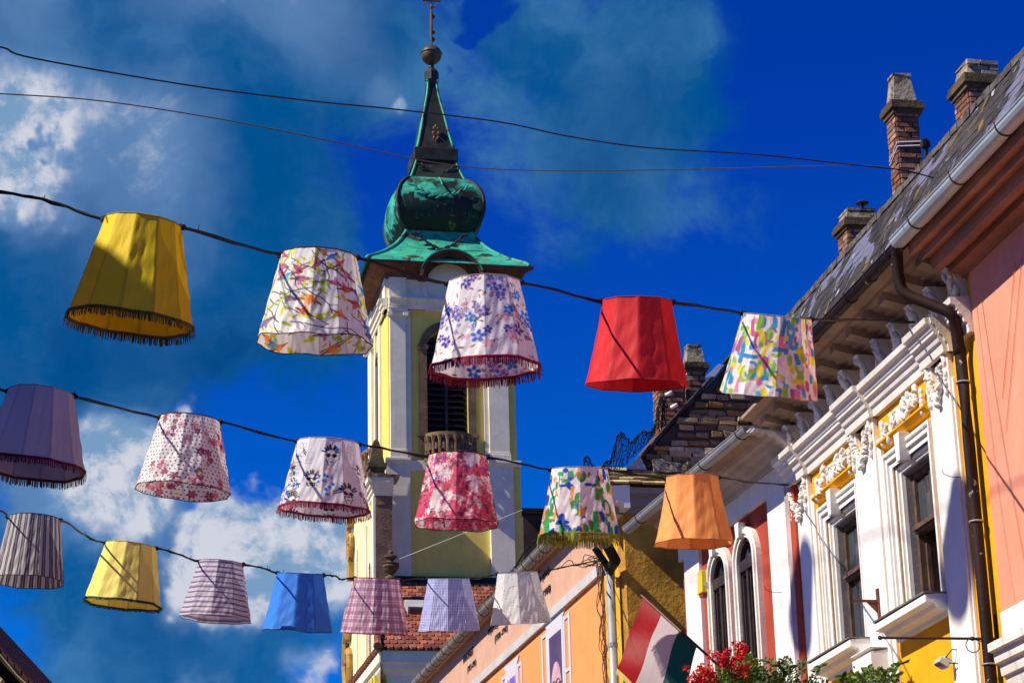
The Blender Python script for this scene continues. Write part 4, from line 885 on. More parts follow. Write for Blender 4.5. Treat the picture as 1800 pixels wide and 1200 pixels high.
def letters(txt, F, u, v, u2, v2, hgt, par, n=.012, flip=True):
    cu = bpy.data.curves.new('t', 'FONT'); cu.body = txt; cu.size = 1; cu.extrude = .004; cu.align_x = 'LEFT'
    o = bpy.data.objects.new('t', cu); COL.objects.link(o); dg = bpy.context.evaluated_depsgraph_get(); dg.update()
    me = bpy.data.meshes.new_from_object(o.evaluated_get(dg)); COL.objects.unlink(o); bpy.data.objects.remove(o)
    xs = [q.co.x for q in me.vertices]; ys = [q.co.y for q in me.vertices]; wd = max(xs)-min(xs)
    s0, z0 = F.sz(u, v, n); s1, z1 = F.sz(u2, v2, n); k = (s1-s0)/wd; kz = hgt/max(.3, max(ys)-min(ys))
    off = par.matrix_basis.translation
    for q in me.vertices: q.co = F(s0+(q.co.x-min(xs))*k, (z0+z1)/2+(q.co.y-min(ys))*kz, n+q.co.z) - off
    me.materials.clear(); me.materials.append(LETTER); o = bpy.data.objects.new('lettering', me); COL.objects.link(o); o.parent = par; return o
letters('ANNA MARGIT', FO, 814, 1167, 832, 1148, .15, HO); letters('(1913–1991)', FO, 822, 1186, 837, 1170, .15, HO)
letters('VAJDA LAJOS', FO, 858, 1121, 880, 1098, .15, HO); letters('(1908–1941)', FO, 870, 1133, 892, 1110, .15, HO)
letters('BARCSAY JENŐ', FO, 930, 1045, 966, 1011, .15, HO); letters('(1900–1988)', FO, 938, 1070, 968, 1041, .15, HO)
PW = mat('poster_white', (.66, .62, .66), rough=.5, var=.03, bump=0); PD = mat('poster_purple', (.10, .065, .13), rough=.5, var=.15, scale=3, bump=0); PS = mat('poster_skin', (.62, .36, .40), rough=.5, var=.2, scale=4, bump=0)
PB = mat('poster_blue', (.16, .13, .50), rough=.5, var=.1, scale=2.5, bump=0, patch=[((.60, .22, .42), .48, .62, 1.6), ((.55, .55, .75), .62, .7, 2.2)])
def poster(ul, ur, vt, label, pm, head):
    sl_, sr_ = S(FO, ul, vt+30), S(FO, ur, vt); zt_ = Z(FO, (ul+ur)/2, vt+12); w_ = sl_-sr_
    t = thing('window_poster', FO((sl_+sr_)/2, zt_-3, 0), label, 'poster', 'portrait posters on the orange wall')
    f = MB(); z0 = zt_-2.6; f.box(FO, sr_+w_*.22, sl_-w_*.22, z0, zt_, .002, .02); f.build('backing', PW, t)
    f = MB(); f.box(FO, sr_+w_*.28, sl_-w_*.30, z0, zt_-.28, .02, .026); p = f.build('picture', pm, t)
    f = MB()
    for a, b in ((sr_, sr_+w_*.05), (sr_+w_*.17, sr_+w_*.215), (sl_-w_*.05, sl_), (sl_-w_*.215, sl_-w_*.17)): f.box(FO, a, b, z0, zt_-.12, .002, .018)
    for zz in (zt_-.14, zt_-.95, zt_-1.7):
        f.box(FO, sr_+w_*.05, sr_+w_*.17, zz-.05, zz, .002, .017); f.box(FO, sl_-w_*.17, sl_-w_*.05, zz-.05, zz, .002, .017)
    f.poly(FO, [(sr_+w_*.12, zt_), (sl_-w_*.12, zt_), (sl_-w_*.22, zt_-.10), (sr_+w_*.22, zt_-.10)], .002, .019); f.build('printed_casement', PW, t)
    if head:
        hc, zc = (sr_+sl_)/2-w_*.02, zt_-1.12; f = MB(); f.poly(FO, [(hc+.17*w_*math.cos(a*.3142), zc+.40*math.sin(a*.3142)) for a in range(20)], .026, .030)
        f.poly(FO, [(hc-.10*w_, zc-.95), (hc+.10*w_, zc-.95), (hc+.12*w_, zc-.3), (hc-.12*w_, zc-.3)], .026, .029); f.build('printed_face', PS, t)
        f = MB(); r = .07*w_
        for sg in (-1, 1): f.tube([FO(hc+sg*.075*w_+r*math.cos(q*.6), zc+.02+.10*math.sin(q*.6), .034) for q in range(12)], .008, 4)
        f.tube([FO(hc-.17*w_, zc+.04, .034), FO(hc+.17*w_, zc+.04, .034)], .008, 4); f.tube([FO(hc-.05*w_, zc-.2, .034), FO(hc+.05*w_, zc-.2, .034)], .01, 4)
        f.tube([FO(hc-.01*w_, zc-.02, .034), FO(hc-.03*w_, zc-.1, .034), FO(hc+.01*w_, zc-.11, .034)], .006, 4); f.build('printed_glasses', LETTER, t)
poster(883, 918, 1150, 'colourful violet and pink window poster, left of the two on the orange wall', PB, False)
poster(952, 1002, 1070, 'dark purple window poster with a printed face in glasses on the orange wall', PD, True)
# ochre end house
HG = thing('ochre_house', FO(0, 0, -2), 'ochre house with a rough end wall, crumbling brick gable and mossy tiles', 'house')
FG = Frame((cc.x, cc.y), tuple((-FO.n)[:2]), tuple((-FO.d)[:2]))
zC0, zC1 = Z(FG, 1150, 905), Z(FG, 1150, 862)
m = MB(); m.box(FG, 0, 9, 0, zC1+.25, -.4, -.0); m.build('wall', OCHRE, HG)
m = MB(); m.box(FO, .002, sE-.12, 0, zC0, -.03, -.004); m.build('street_wall', mat('sunlit_ochre', (.80, .42, .02), var=.08, bump=.3, dirt=((.55, .28, .03), .55, .8, 3.)), HG)  # sunlight put into the colour, brighter than the same house's end wall
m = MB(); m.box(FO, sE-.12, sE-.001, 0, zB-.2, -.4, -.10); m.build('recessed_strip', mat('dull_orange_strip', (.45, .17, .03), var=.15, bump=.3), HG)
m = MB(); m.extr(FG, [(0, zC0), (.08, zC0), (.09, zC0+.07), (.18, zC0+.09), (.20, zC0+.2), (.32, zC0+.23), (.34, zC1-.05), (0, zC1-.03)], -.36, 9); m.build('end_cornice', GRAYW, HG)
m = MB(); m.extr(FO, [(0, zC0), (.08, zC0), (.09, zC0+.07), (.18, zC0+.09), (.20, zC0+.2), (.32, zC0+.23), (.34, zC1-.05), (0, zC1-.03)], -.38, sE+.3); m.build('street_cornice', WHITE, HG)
zV0 = Z(FG, 1072, 862, .3); T = MB()
for r in range(4):                                            # mossy pent tiles
    for i in range(46):
        a = -.42+i*.2+(.1 if r % 2 else 0); b = a+.192; n1 = .42-.11*r; z = zC1-.02+.085*r; k = pr(.7, 1.25); T.cur = random.choice(((.52, .40, .12), (.42, .28, .13), (.58, .48, .20), (.34, .25, .13))); T.cur = tuple(q*k for q in T.cur)
        j = pr(-.008, .008); T.hexa([FG(a, z+j, n1), FG(b, z+j, n1), FG(b, z+.085, n1-.19), FG(a, z+.085, n1-.19), FG(a, z+.028+j, n1+.005), FG(b, z+.028+j, n1+.005), FG(b, z+.115, n1-.19), FG(a, z+.115, n1-.19)])
T.cur = (1, 1, 1); T.build('pent_tiles', TILE, HG)
va, vb_ = FG.sz(1060, 872, .02), FG.sz(1268, 640, .02); slope = (vb_[1]-va[1])/(vb_[0]-va[0]); sTop = FG.sz(1338, 565, .02)[0]
zBase = zC1+.30; vz = lambda s: va[1]+slope*(s-va[0])-.10
m = MB(); s0_ = va[0]+(zBase-va[1]+.1)/slope
m.poly(FG, [(s0_, zBase), (9, zBase), (sTop, vz(sTop))], -.35, 0); m.build('gable_core', MORTAR, HG)
B = MB(); z = zBase; rh = .094; r = 0
LB = ((.52, .33, .17), (.42, .27, .14), (.62, .44, .25), (.32, .20, .11), (.58, .27, .09), (.68, .52, .32), (.46, .35, .22))
while z < vz(sTop):
    sL = va[0]+(z-va[1]+.22)/slope; s = sL+pr(-.10, .12)
    while s < min(7.5, sTop+(vz(sTop)-z)/slope):
        l = pr(.17, .36)
        if random.random() > .07:
            k = pr(.6, 1.3); B.cur = tuple(c*k for c in random.choice(LB)); d = pr(.01, .10)
            zz = z+.012+.03*math.sin(s*1.7+r); a, b = s+.008, s+l-.012; q = lambda: pr(-.016, .016)
            B.hexa([FG(a+q(), zz+q(), -.05), FG(b+q(), zz+q(), -.05), FG(b+q(), zz+q(), d), FG(a+q(), zz+q(), d), FG(a+q(), zz+rh-.022+q(), -.05), FG(b+q(), zz+rh-.022+q(), -.05), FG(b+q(), zz+rh-.022+q(), d+q()), FG(a+q(), zz+rh-.022+q(), d+q())])
        s += l
    z += rh; r += 1
B.cur = (1, 1, 1); B.build('gable_brickwork', BRICK, HG, bevel=.008)
m = MB()                                                       # verge: ragged mortar strip, dark boards, sheet
for k in range(40):
    s = va[0]-.05+k*(sTop-va[0])/40; e = (sTop-va[0])/40*1.02; z0 = vz(s)+.02; z1 = vz(s+e)+.02; j = pr(-.015, .015)
    m.hexa([FG(s, z0+j, -.5), FG(s+e, z1+j, -.5), FG(s+e, z1+j, .10), FG(s, z0+j, .10), FG(s, z0+.07+j, -.5), FG(s+e, z1+.07+j, -.5), FG(s+e, z1+.07+j, .11), FG(s, z0+.07+j, .11)])
m.build('verge_tiles', mat('dark_verge_tiles', (.05, .04, .035), var=.4, bump=.8), HG)
m = MB(); m.quad(FG(va[0]-.2, vz(va[0]-.2)+.03, 0), FG(sTop, vz(sTop)+.03, 0), FG(sTop, vz(sTop)+.03, -6), FG(va[0]+.4, vz(va[0]+.4)+.03, -1.6)); m.build('roof', mat('brown_roof_tiles', (.12, .07, .05)), HG)
m = MB(); sq = [FG(*FG.sz(u, v, .09), .10) for u, v in ((1166-60, 830), (1118, 800), (1132, 786), (1122, 822))]
m = MB(); m.poly(FG, [FG.sz(1100, 824, .1), FG.sz(1137, 826, .1), FG.sz(1124, 800, .1)], .095, .11); m.build('lead_flashing', mat('pale_lead', (.36, .38, .44), var=.15, bump=.3), HG)
m = MB(); m.poly(FG, [FG.sz(1238, 664, .1), FG.sz(1262, 640, .1), FG.sz(1272, 642, .1), FG.sz(1256, 662, .1)], .10, .13); m.build('sheet_patch', mat('pale_sheet', (.45, .48, .54), var=.2, bump=.3), HG)
m = MB()                                                        # mortar haunch at the foot of the gable
for k in range(30):
    s = s0_+.25+k*.16; m.box(FG, s, s+.17, zBase-.06, zBase+.09+pr(-.03, .03), -.02, .16+pr(-.02, .02), jit=.02)
m.build('mortar_haunch', CEMENT, HG)
# pipes at the corner between the two houses
dpx = S(FO, 1074, 1050, .15); zt_ = Z(FO, 1074, 1000, .15); m = MB(); m.tube([FO(dpx, .2, .15), FO(dpx, zt_, .15)], .062, 12)
dp = tag(m.build('grey_downpipe', GUTG, None, smooth=True), 'pale grey downpipe at the corner of the orange and ochre houses', 'downpipe')
for zz in (zt_-.02, zt_-1.05, zt_-2.1): m = MB(); m.tube([FO(dpx, zz-.03, .15), FO(dpx, zz+.03, .15)], .070, 12); m.build('pipe_collar', GUTG, dp)
m = MB(); a1 = FO(*FO.sz(1045, 962, .42), .42); a2 = FO(*FO.sz(1072, 1000, .2), .2); a3 = FO(*FO.sz(1082, 985, .2), .2); a4 = FO(*FO.sz(1066, 955, .4), .4); a5 = FO(*FO.sz(1076, 1015, .05), .05)
m.tube([a4, a3, FO(dpx, zt_+.02, .15)], .075, 10); m.tube([a1, a2, a5], .05, 8); m.tube([FO(dpx+.25, zt_+.02, .15), FO(dpx-.05, zt_+.02, .15)], .045, 8)
tag(m.build('elbow_pipes', BLACKM), 'crossing black elbow pipes above the grey downpipe', 'pipe')
# bundle of loose wires by the corner
m = MB(); rr = random.Random(3)
for k in range(5):
    u0 = 1050+rr.uniform(-4, 8); pts = []
    for i in range(14): v = 985+i*17; u = u0+ i*1.0+rr.uniform(-4, 4); pts.append(FO(*FO.sz(u, v, .08+.03*k), .08+.03*k))
    m.tube(hang(pts, 4), .006+.003*(k == 2), 4)
tag(m.build('loose_wires', IRON), 'tangle of loose wires hanging down by the orange wall corner', 'wires')
# netting over the eaves
def netting(pathpx, F, n0, hgt, seed, label, back=.5):
    rr = random.Random(seed); m = MB(); K = 80; J = 10; G = []
    base = [F(*F.sz(u, v, n0), n0) for u, v in pathpx]; base = hang(base, 12); Lb = len(base)
    for i in range(K+1):
        p = base[min(Lb-1, int(i/K*(Lb-1)))]; row = []; hh = hgt*(.55+.3*math.sin(i*.17+seed)+.15*math.sin(i*.41))
        for j in range(J+1):
            t = j/J; row.append(p + Vector((0, 0, hh*math.sin(t*math.pi*.62)))-F.n*(back*t)*(1 if F is FO else -1)*1.0 + Vector([rr.uniform(-.02, .02) for _ in range(3)]))
        G.append(row)
    for i in range(K+1): m.tube(G[i], .0035, 3, caps=False)
    for j in range(J+1): m.tube([G[i][j] for i in range(K+1)], .0035, 3, caps=False)
    for i in range(K):
        for j in range(0, J): m.tube([G[i][j], G[i+1][j+1]], .003, 3, caps=False)
    return tag(m.build('bird_netting', NETM), label, 'netting')
netting([(800, 1135), (850, 1060), (900, 1000), (950, 935), (990, 900), (1030, 890)], FO, .15, .55, 1, 'dark crumpled netting heaped along the eave of the orange house', .7)
netting([(1025, 862), (1060, 846), (1100, 815), (1150, 765), (1170, 745)], FG, .1, .5, 2, 'loose dark netting blowing above the verge of the brick gable', .2)
m = MB()
for i in range(60):
    s = sE+1.5+i*.26; p = FO(s, zG-.09, NO+.1); m.tube([p, FO(s+.27, zG-.09, NO+.1)], .004, 3); m.tube([p, p+FO.n*.02+Vector((0, 0, -.10))+FO.d*.03], .007, 3)
tag(m.build('eave_light_string', IRON), 'string of little dangling clips under the orange house gutter', 'light string')

# ------------------------------------------------------------------ the church
TH = 12.0; th = R_(TH); e1 = (math.cos(th), math.sin(th)); nf = (math.sin(th), -math.cos(th)); dd = (-math.sin(th), math.cos(th)); nl = (-math.cos(th), -math.sin(th))
pT = at(683, 650, 75.0); FT = Frame((pT.x, pT.y), e1, nf); FL = Frame((pT.x, pT.y), dd, nl)
WT = S(FT, 905, 650); HT = WT/2
CH_ = thing('church', FT(HT, 0, -HT), 'baroque church with a yellow and white tower and green copper onion spire', 'church')
FA = Frame(FT(HT, 0, -HT)[:2], e1, nf)
_dsx = FA.sz(761, 300)[0]; print('axis shift', _dsx, 'HT', HT); FA = Frame(FA(_dsx, 0, 0)[:2], e1, nf)
z805 = Z(FT, 700, 806); zTop = Z(FT, 700, 486); zFr = Z(FT, 700, 546)
sPL = S(FT, 713, 650); sYL = S(FT, 722, 650); sPR0 = S(FT, 857, 650); sPR1 = S(FT, 892, 650)
oL, oR, oZ0 = S(FT, 751, 700), S(FT, 823, 700), Z(FT, 790, 766); ocx = (oL+oR)/2; orad = (oR-oL)/2; oZs = Z(FT, 770, 612)
m = MB(); m.box(FT, .0, oL, z805, zTop, -WT, -.06); m.box(FT, oR, WT, z805, zTop, -WT, -.06); m.box(FT, oL, oR, z805, oZ0, -WT, -.06)
for i in range(16):
    a, b = math.pi*i/16, math.pi*(i+1)/16; xa, xb = ocx+orad*math.cos(a), ocx+orad*math.cos(b)
    q = [(xa, oZs+orad*math.sin(a)), (xb, oZs+orad*math.sin(b)), (xb, oZs+orad+.01), (xa, oZs+orad+.01)]; m.hexa([FT(s, z, -.9) for s, z in q]+[FT(s, z, -.06) for s, z in q])
m.box(FT, oL, oR, oZs+orad, zTop, -WT, -.06); m.build('tower_wall', CREAM, CH_)
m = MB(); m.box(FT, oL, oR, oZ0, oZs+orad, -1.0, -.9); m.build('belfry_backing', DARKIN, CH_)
m = MB(); nsl = 17
for i in range(nsl):
    z = oZ0+(oZs+orad*.8-oZ0)*i/nsl; hw_ = orad if z < oZs else math.sqrt(max(.01, orad**2-(z-oZs)**2)); m.hexa([FT(ocx-hw_, z, -.35), FT(ocx+hw_, z, -.35), FT(ocx+hw_, z+.04, -.35), FT(ocx-hw_, z+.04, -.35), FT(ocx-hw_, z+.14, -.52), FT(ocx+hw_, z+.14, -.52), FT(ocx+hw_, z+.18, -.52), FT(ocx-hw_, z+.18, -.52)])
m.box(FT, ocx-.05, ocx+.05, oZ0, oZs+orad*.9, -.36, -.28); m.build('louvres', WOODD, CH_)
m = arch_ring(FT, ocx, 0, oZs, orad, orad+.27, -.3, .02, oZ0); m.box(FT, oL-.32, oL+.05, oZs-.06, oZs+.10, -.3, .06); m.box(FT, oR-.05, oR+.32, oZs-.06, oZs+.10, -.3, .06)
m.build('belfry_surround', BSTONE, CH_); m = MB(); m.box(FT, oL-.36, oR+.36, oZ0-.06, oZ0+.06, -.3, .10); m.box(FT, oL-.27, oR+.27, oZ0-.85, oZ0-.06, -.05, .05); m.build('belfry_apron', BSTONE, CH_)
# pilasters of the upper stage, front and side
zc0 = Z(FT, 700, 545)
def pil_up(F, a, b, par, strip=.0):
    m = MB(); m.box(F, a, b, z805-.05, zc0, -.05, .10); m.box(F, a-.03, b+.03, z805-.05, z805+.22, -.05, .17); m.box(F, a-.015, b+.015, z805+.22, z805+.32, -.05, .13)
    w_ = b-a; m.extr(F, [(0, zc0-.28), (.13, zc0-.28), (.20, zc0-.2), (.20, zc0-.12), (.16, zc0-.1), (.22, zc0-.04), (.24, zc0+.03), (0, zc0+.03)], a-.06, b+.06)
    for sg in (a, b): m.tube([F(sg, zc0-.20, .05), F(sg, zc0-.20, .25)], .10, 10)
    return m.build('pilaster', TWHITE, par, bevel=.01)
pil_up(FT, .04, sPL, CH_); pil_up(FT, sPR0, sPR1, CH_)
WL = WT
pil_up(FL, WL*.80, WL-.02, CH_)
m = MB(); m.box(FT, sPL, sYL, z805, zc0, -.05, .04); m.box(FT, sPR0-.16, sPR0, z805, zc0, -.05, .04); m.build('pilaster_strip', TWHITE, CH_)
m = MB(); m.box(FL, WL*.36, WL*.45, z805, zc0, -.05, .08); m.box(FL, WL*.62, WL*.68, z805, zc0, -.05, .08); m.build('side_strip', TWHITE, CH_)
m = arch_ring(FL, WL*.54, 0, oZs, orad*.55, orad*.55+.16, -.05, .06, oZ0); m.build('side_belfry_surround', BSTONE, CH_)
m = MB(); m.box(FL, WL*.54-orad*.55, WL*.54+orad*.55, oZ0, oZs+orad*.3, -.05, .02); m.build('side_louvres', WOODD, CH_)
# entablature and frieze under the copper cornice
NE = .68; zE = Z(FT, 690, 456, NE); zBr = Z(FT, 700, 491)
def entab(F, L_, mit):
    m = MB(); m.box(F, .0, L_, zc0+.03, zBr+.05, -.06, .04); m.extr(F, [(0, zc0+.03), (.10, zc0+.03), (.12, zc0+.15), (.17, zc0+.17), (.18, zc0+.30), (.26, zc0+.36), (.26, zc0+.42), (.05, zc0+.46), (0, zc0+.46)], .0, L_)
    for a, b in ((.02, sPL+.04), (sPR0-.04, sPR1+.04)): m.extr(F, [(0, zc0+.03), (.16, zc0+.03), (.18, zc0+.15), (.23, zc0+.17), (.24, zc0+.30), (.33, zc0+.36), (.33, zc0+.42), (.12, zc0+.46), (.12, zBr+.04), (0, zBr+.04)], a, b)
    return m.build('entablature', TWHITE, CH_)
entab(FT, WT, 1); entab(FL, WL, 1)
acx = S(FT, 789, 470); ra = 1.18; azc = Z(FT, 785, 438, NE)-ra
m = MB(); k = 20                                               # white tympanum and its curved moulding
m.poly(FT, [(acx+(ra-.28)*math.cos(math.pi*i/k), azc+(ra-.28)*math.sin(math.pi*i/k)) for i in range(k+1)]+[(acx-(ra-.28), azc-1.0), (acx+(ra-.28), azc-1.0)], -.3, .05); m.build('tympanum', TWHITE, CH_)
m = MB(); rb_ = ra-.30
for i in range(24):
    a, b = math.pi*(1+i/24), math.pi*(1+(i+1)/24); q = [(rb_, a), (rb_+.12, a), (rb_+.12, b), (rb_, b)]; m.hexa([FT(acx+r*math.cos(t), azc-.1+r*math.sin(t), .04) for r, t in q]+[FT(acx+r*math.cos(t), azc-.1+r*math.sin(t), .14) for r, t in q])
m.build('curved_moulding', TWHITE, CH_)
def cornice(F, s0, s1, miter0, miter1): return [(0, zBr), (.10, zBr), (.14, zBr+.18), (.26, zBr+.24), (.30, (zBr+zE)/2), (.46, (zBr+zE)/2+.08), (.54, zE-.16), (NE-.02, zE-.12), (NE, zE), (0, zE)]
prf = cornice(FT, 0, 0, 0, 0); m = MB()
chord = math.sqrt(max(.05, ra*ra-(zE-azc)**2))+.05
m.extr(FT, prf, .0, acx-chord, miter0=-1); m.extr(FT, prf, acx+chord, WT, miter1=-1); m.extr(FL, prf, 0, WL, miter0=-1, miter1=-1)
rings = ((ra-.10, ra, .34, NE), (ra-.22, ra-.06, .22, NE-.14), (ra-.32, ra-.18, .05, .36))
for r0, r1, n0, n1 in rings:
    k = 20; a0 = math.asin(max(-1, min(1, (zBr-.05-azc)/r1))) if r1 > abs(zBr-azc) else 0; a0 = max(a0, 0.02)
    for i in range(k):
        a, b = a0+(math.pi-2*a0)*i/k, a0+(math.pi-2*a0)*(i+1)/k; q = [(r0, a), (r1, a), (r1, b), (r0, b)]; m.hexa([FT(acx+r*math.cos(t), azc+r*math.sin(t), -.1) for r, t in q]+[FT(acx+r*math.cos(t), azc+r*math.sin(t), n1) for r, t in q])
m.build('cornice', BROWNC, CH_)
# copper roof from the eaves to the ball, silhouettes on the near right corner
def solve_h(u, v):
    lo, hi = .0, 6.
    for _ in range(40):
        mid_ = (lo+hi)/2; s, z = FA.sz(u, v, mid_)
        if s > mid_: lo = mid_
        else: hi = mid_
    return mid_, FA.sz(u, v, mid_)[1]
def prof(lst, k=5):
    P = [Vector((*solve_h(u, v), 0)) for u, v in lst]; return [(q.x, q.y) for q in hang(P, k)]
def loft(P, K, cols=None, bow=0., shade_patina=False):
    """square plan loft; returns four MBs (front, right, back, left)"""
    out = [MB() for _ in range(4)]; dirs = [(Vector(FA.d), Vector(FA.n)), (-Vector(FA.n), Vector(FA.d)), (-Vector(FA.d), -Vector(FA.n)), (Vector(FA.n), -Vector(FA.d))]; O_ = FA(0, 0, 0)
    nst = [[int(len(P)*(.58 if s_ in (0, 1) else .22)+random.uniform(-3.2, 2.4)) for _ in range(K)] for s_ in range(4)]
    for sd, (dx_, nx_) in enumerate(dirs):
        mb = out[sd]
        for r in range(len(P)-1):
            (h0, z0), (h1, z1) = P[r], P[r+1]; off = .5*(r % 2)
            k = max(1, K if h0+h1 > 1.5 else (2 if h0+h1 > .8 else 1))
            for i in range(k):
                t0, t1 = -1+2*i/k, -1+2*(i+1)/k; c = pr(.75, 1.25); mb.cur = (c*pr(.85, 1.15), c, c*pr(.85, 1.1))
                if shade_patina and r < nst[sd][i % len(nst[sd])]: mb.cur = tuple(q*.07 for q in mb.cur[:1])*3  # lower rows blackened: dome's underside shade and dark patina in the colour
                f = lambda h, t, z: O_+dx_*(h*t)+nx_*(h+bow*h*(1-t*t))+Vector((0, 0, z))
                mb.quad(f(h0, t0, z0), f(h0, t1, z0), f(h1, t1, z1), f(h1, t0, z1))
        mb.cur = (1, 1, 1)
    return out
def ribs(P, r, name, m_, par=CH_, which=(0, 1, 2, 3)):
    C4 = [(1, 1), (1, -1), (-1, -1), (-1, 1)]
    for k in which: o = MB().tube([FA(C4[k][0]*h, z, C4[k][1]*h) for h, z in P], r, 6).build(name, m_, par, smooth=True)
    return o
pk = prof([(931, 468), (924, 463), (905, 458), (880, 449), (856, 436), (838, 420), (829, 409)])
hE = pk[0][0]; zEv = pk[0][1]
sk = loft(pk, 16)
m = MB()
for q in sk: m.merge(q)
sko = m.build('roof_skirt', COPPER, CH_)
m = MB(); k = 16                                                # copper hood over the raised arch
for i in range(k):
    a, b = math.pi*(.12+.76*i/k), math.pi*(.12+.76*(i+1)/k); m.cur = (pr(.8, 1.15),)*3; r0, r1 = ra+.003, ra+.04
    m.hexa([FT(acx+r*math.cos(t), azc+r*math.sin(t), -1.3) for r, t in ((r0, a), (r1, a), (r1, b), (r0, b))]+[FT(acx+r*math.cos(t), azc+r*math.sin(t), NE+.03) for r, t in ((r0, a), (r1, a), (r1, b), (r0, b))])
m.cur = (1, 1, 1); m.build('arch_hood', COPPER, CH_)
ribs(pk, .075, 'hip_rib', COPPER)
pb = prof([(829, 409), (836, 401), (844, 390), (849, 376), (851, 360), (849, 345), (842, 331), (832, 322), (820, 317)], 4)
pb = [(min(h, 9), z) for h, z in pb]; on = loft(pb, 16, bow=.10, shade_patina=True)
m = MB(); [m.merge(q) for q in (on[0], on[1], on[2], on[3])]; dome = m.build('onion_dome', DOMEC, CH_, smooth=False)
ribs(pb, .07, 'dome_rib', COPDARK, dome)
def darkloft(P, name, k=2, rib=.05):
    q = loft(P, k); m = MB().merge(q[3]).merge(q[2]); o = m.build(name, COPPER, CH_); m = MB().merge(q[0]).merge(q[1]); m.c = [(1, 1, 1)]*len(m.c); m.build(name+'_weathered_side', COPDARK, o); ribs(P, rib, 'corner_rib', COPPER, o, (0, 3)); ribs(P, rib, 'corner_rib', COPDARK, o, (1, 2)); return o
pl = prof([(817, 316), (814, 312), (806, 296), (800, 283)], 2); lan = darkloft(pl, 'spire_base')
ps = prof([(799, 266), (789, 235), (780, 200), (771, 168), (768, 150), (768, 145), (770, 141)], 3); spi = darkloft(ps, 'spire')
def slab(h, z0, z1, name, m_, par): 
    m = MB(); m.box(FA, -h, h, z0, z1, -h, h); return m.build(name, m_, par, bevel=.02)
hA, zA = pl[-1]; hB, zB_ = ps[0]; slab(max(hA, hB)+.10, zA-.04, zB_+.06, 'spire_collar', COPDARK, spi)
slab(pb[-1][0]+.03, pb[-1][1]-.03, pb[-1][1]+.04, 'dome_cap', COPPER, dome)
hc_, zc_ = ps[-1]; m = MB(); ax = FA(0, 0, 0); zt1 = FA.sz(758, 122)[1]; m.lathe(ax, [(.18, zc_-.02), (.27, zc_+.05), (.28, (zc_+zt1)/2+.1), (.22, zt1-.05), (.16, zt1)], 8); m.build('spire_neck', COPDARK, spi)
zb = FA.sz(757, 97)[1]; rbl = .40; m = MB(); m.lathe(ax, [(.10, zt1-.05), (.10, zb-rbl+.02)], 10); m.lathe(ax, [(.02, zb-rbl)]+[(rbl*math.sin(math.pi*i/16), zb-rbl*math.cos(math.pi*i/16)) for i in range(1, 16)]+[(.02, zb+rbl)], 28)
ball = m.build('ball', BALLM, CH_, smooth=True); m = MB(); m.lathe(ax, [(rbl-.01, zb+.03), (rbl+.03, zb+.05), (rbl+.03, zb+.07), (rbl-.01, zb+.09)], 28); m.build('ball_band', BALLM, ball, smooth=True)
zx = FA.sz(759, -14)[1]; zx1 = FA.sz(759, 2)[1]; m = MB(); m.tube([FA(0, zb+rbl-.02, 0), FA(.04, zx, 0)], [.035, .028], 8); m.tube([FA(-.30, zx1-.0, 0), FA(.40, zx1+.02, 0)], .035, 8)
zz = FA.sz(759, 30)[1]; 
for dz in (0, -.7, -1.0): m.blob(FA(.06, zz+dz, .05), FA.d*.09, FA.n*.05, Vector((0, 0, .10)), .3)
cr = m.build('cross', mat('dark_gilt_iron', (.07, .05, .04), rough=.5, bump=.2), CH_)
m = MB(); za = FA.sz(759, 20)[1]; m.tube([FA(.02, za, .08), FA(.0, za-.8, .09), FA(.02, za-1.5, .07)], [.045, .06, .025], 8); m.tube([FA(-.2, za+.35, .06), FA(.0, za, .09), FA(.26, za+.3, .06)], .03, 6); m.blob(FA(.02, za+.16, .1), Vector((0, 0, .09)), FA.d*.06, FA.n*.06); m.build('crucifix_figure', mat('dull_gilt', (.20, .10, .055), bump=.1), cr)
# laurel reliefs: wreath leaves on dome, skirt, lantern and spire
def sprig(P3, m, L=.17):
    for i, (p, t) in enumerate(P3):
        sg = 1 if i % 2 else -1; d_ = (t+Vector((0, 0, .55*sg))).normalized(); m.blob(p+d_*L*.5, d_*L, FA.n*.03, d_.cross(FA.n)*L*.28)
def garl(cu, cv, wpx, drop, h_, m, n=16, up=False):
    zc3 = FA.sz(cu, cv, h_)[1]; sc = FA.sz(cu, cv, h_)[0]; ww = abs(FA.sz(cu+wpx, cv, h_)[0]-sc); dz = abs(zc3-FA.sz(cu, cv+drop, h_)[1]); L = []
    for i in range(n+1):
        t = -1+2*i/n; z = zc3+dz*(t*t-.5)*2*.5
        L.append((FA(sc+ww*t, z, h_), (Vector(FA.d)*(1 if t > 0 else -1)+Vector((0, 0, abs(t)))).normalized()))
    m.tube([q[0] for q in L], .025, 5); sprig(L, m)
hm = max(h for h, z in pb)
m = MB(); garl(775, 336, 48, 16, hm+.16, m); m.tube([FA(.02, pb[-1][1], pb[-1][0]+.12), FA(.02, pb[-5][1], pb[-5][0]+.2), FA(.02, pb[-9][1]-.1, hm+.24)], .03, 5); m.build('dome_garland', COPPER, dome)
m = MB(); garl(770, 299, 28, 14, (pl[0][0]+pl[-1][0])/2+.02, m, 12); m.build('laurel_relief', COPDARK, lan)
m = MB(); garl(775, 425, 38, 24, pk[-1][0]+.75, m); m.build('laurel_relief', COPDARK, sko)
m = MB(); hs_ = ps[3][0]+.02; zs3 = FA.sz(764, 232, .7)[1]
for k in range(8): a = k*math.pi/4; m.blob(FA(.03+.1*math.cos(a), zs3+.28*math.sin(a), .62), FA.d*.05, FA.n*.05, Vector((0, 0, .08)))
m.build('spire_ornament', mat('dull_gilt', (.35, .16, .08)), spi)
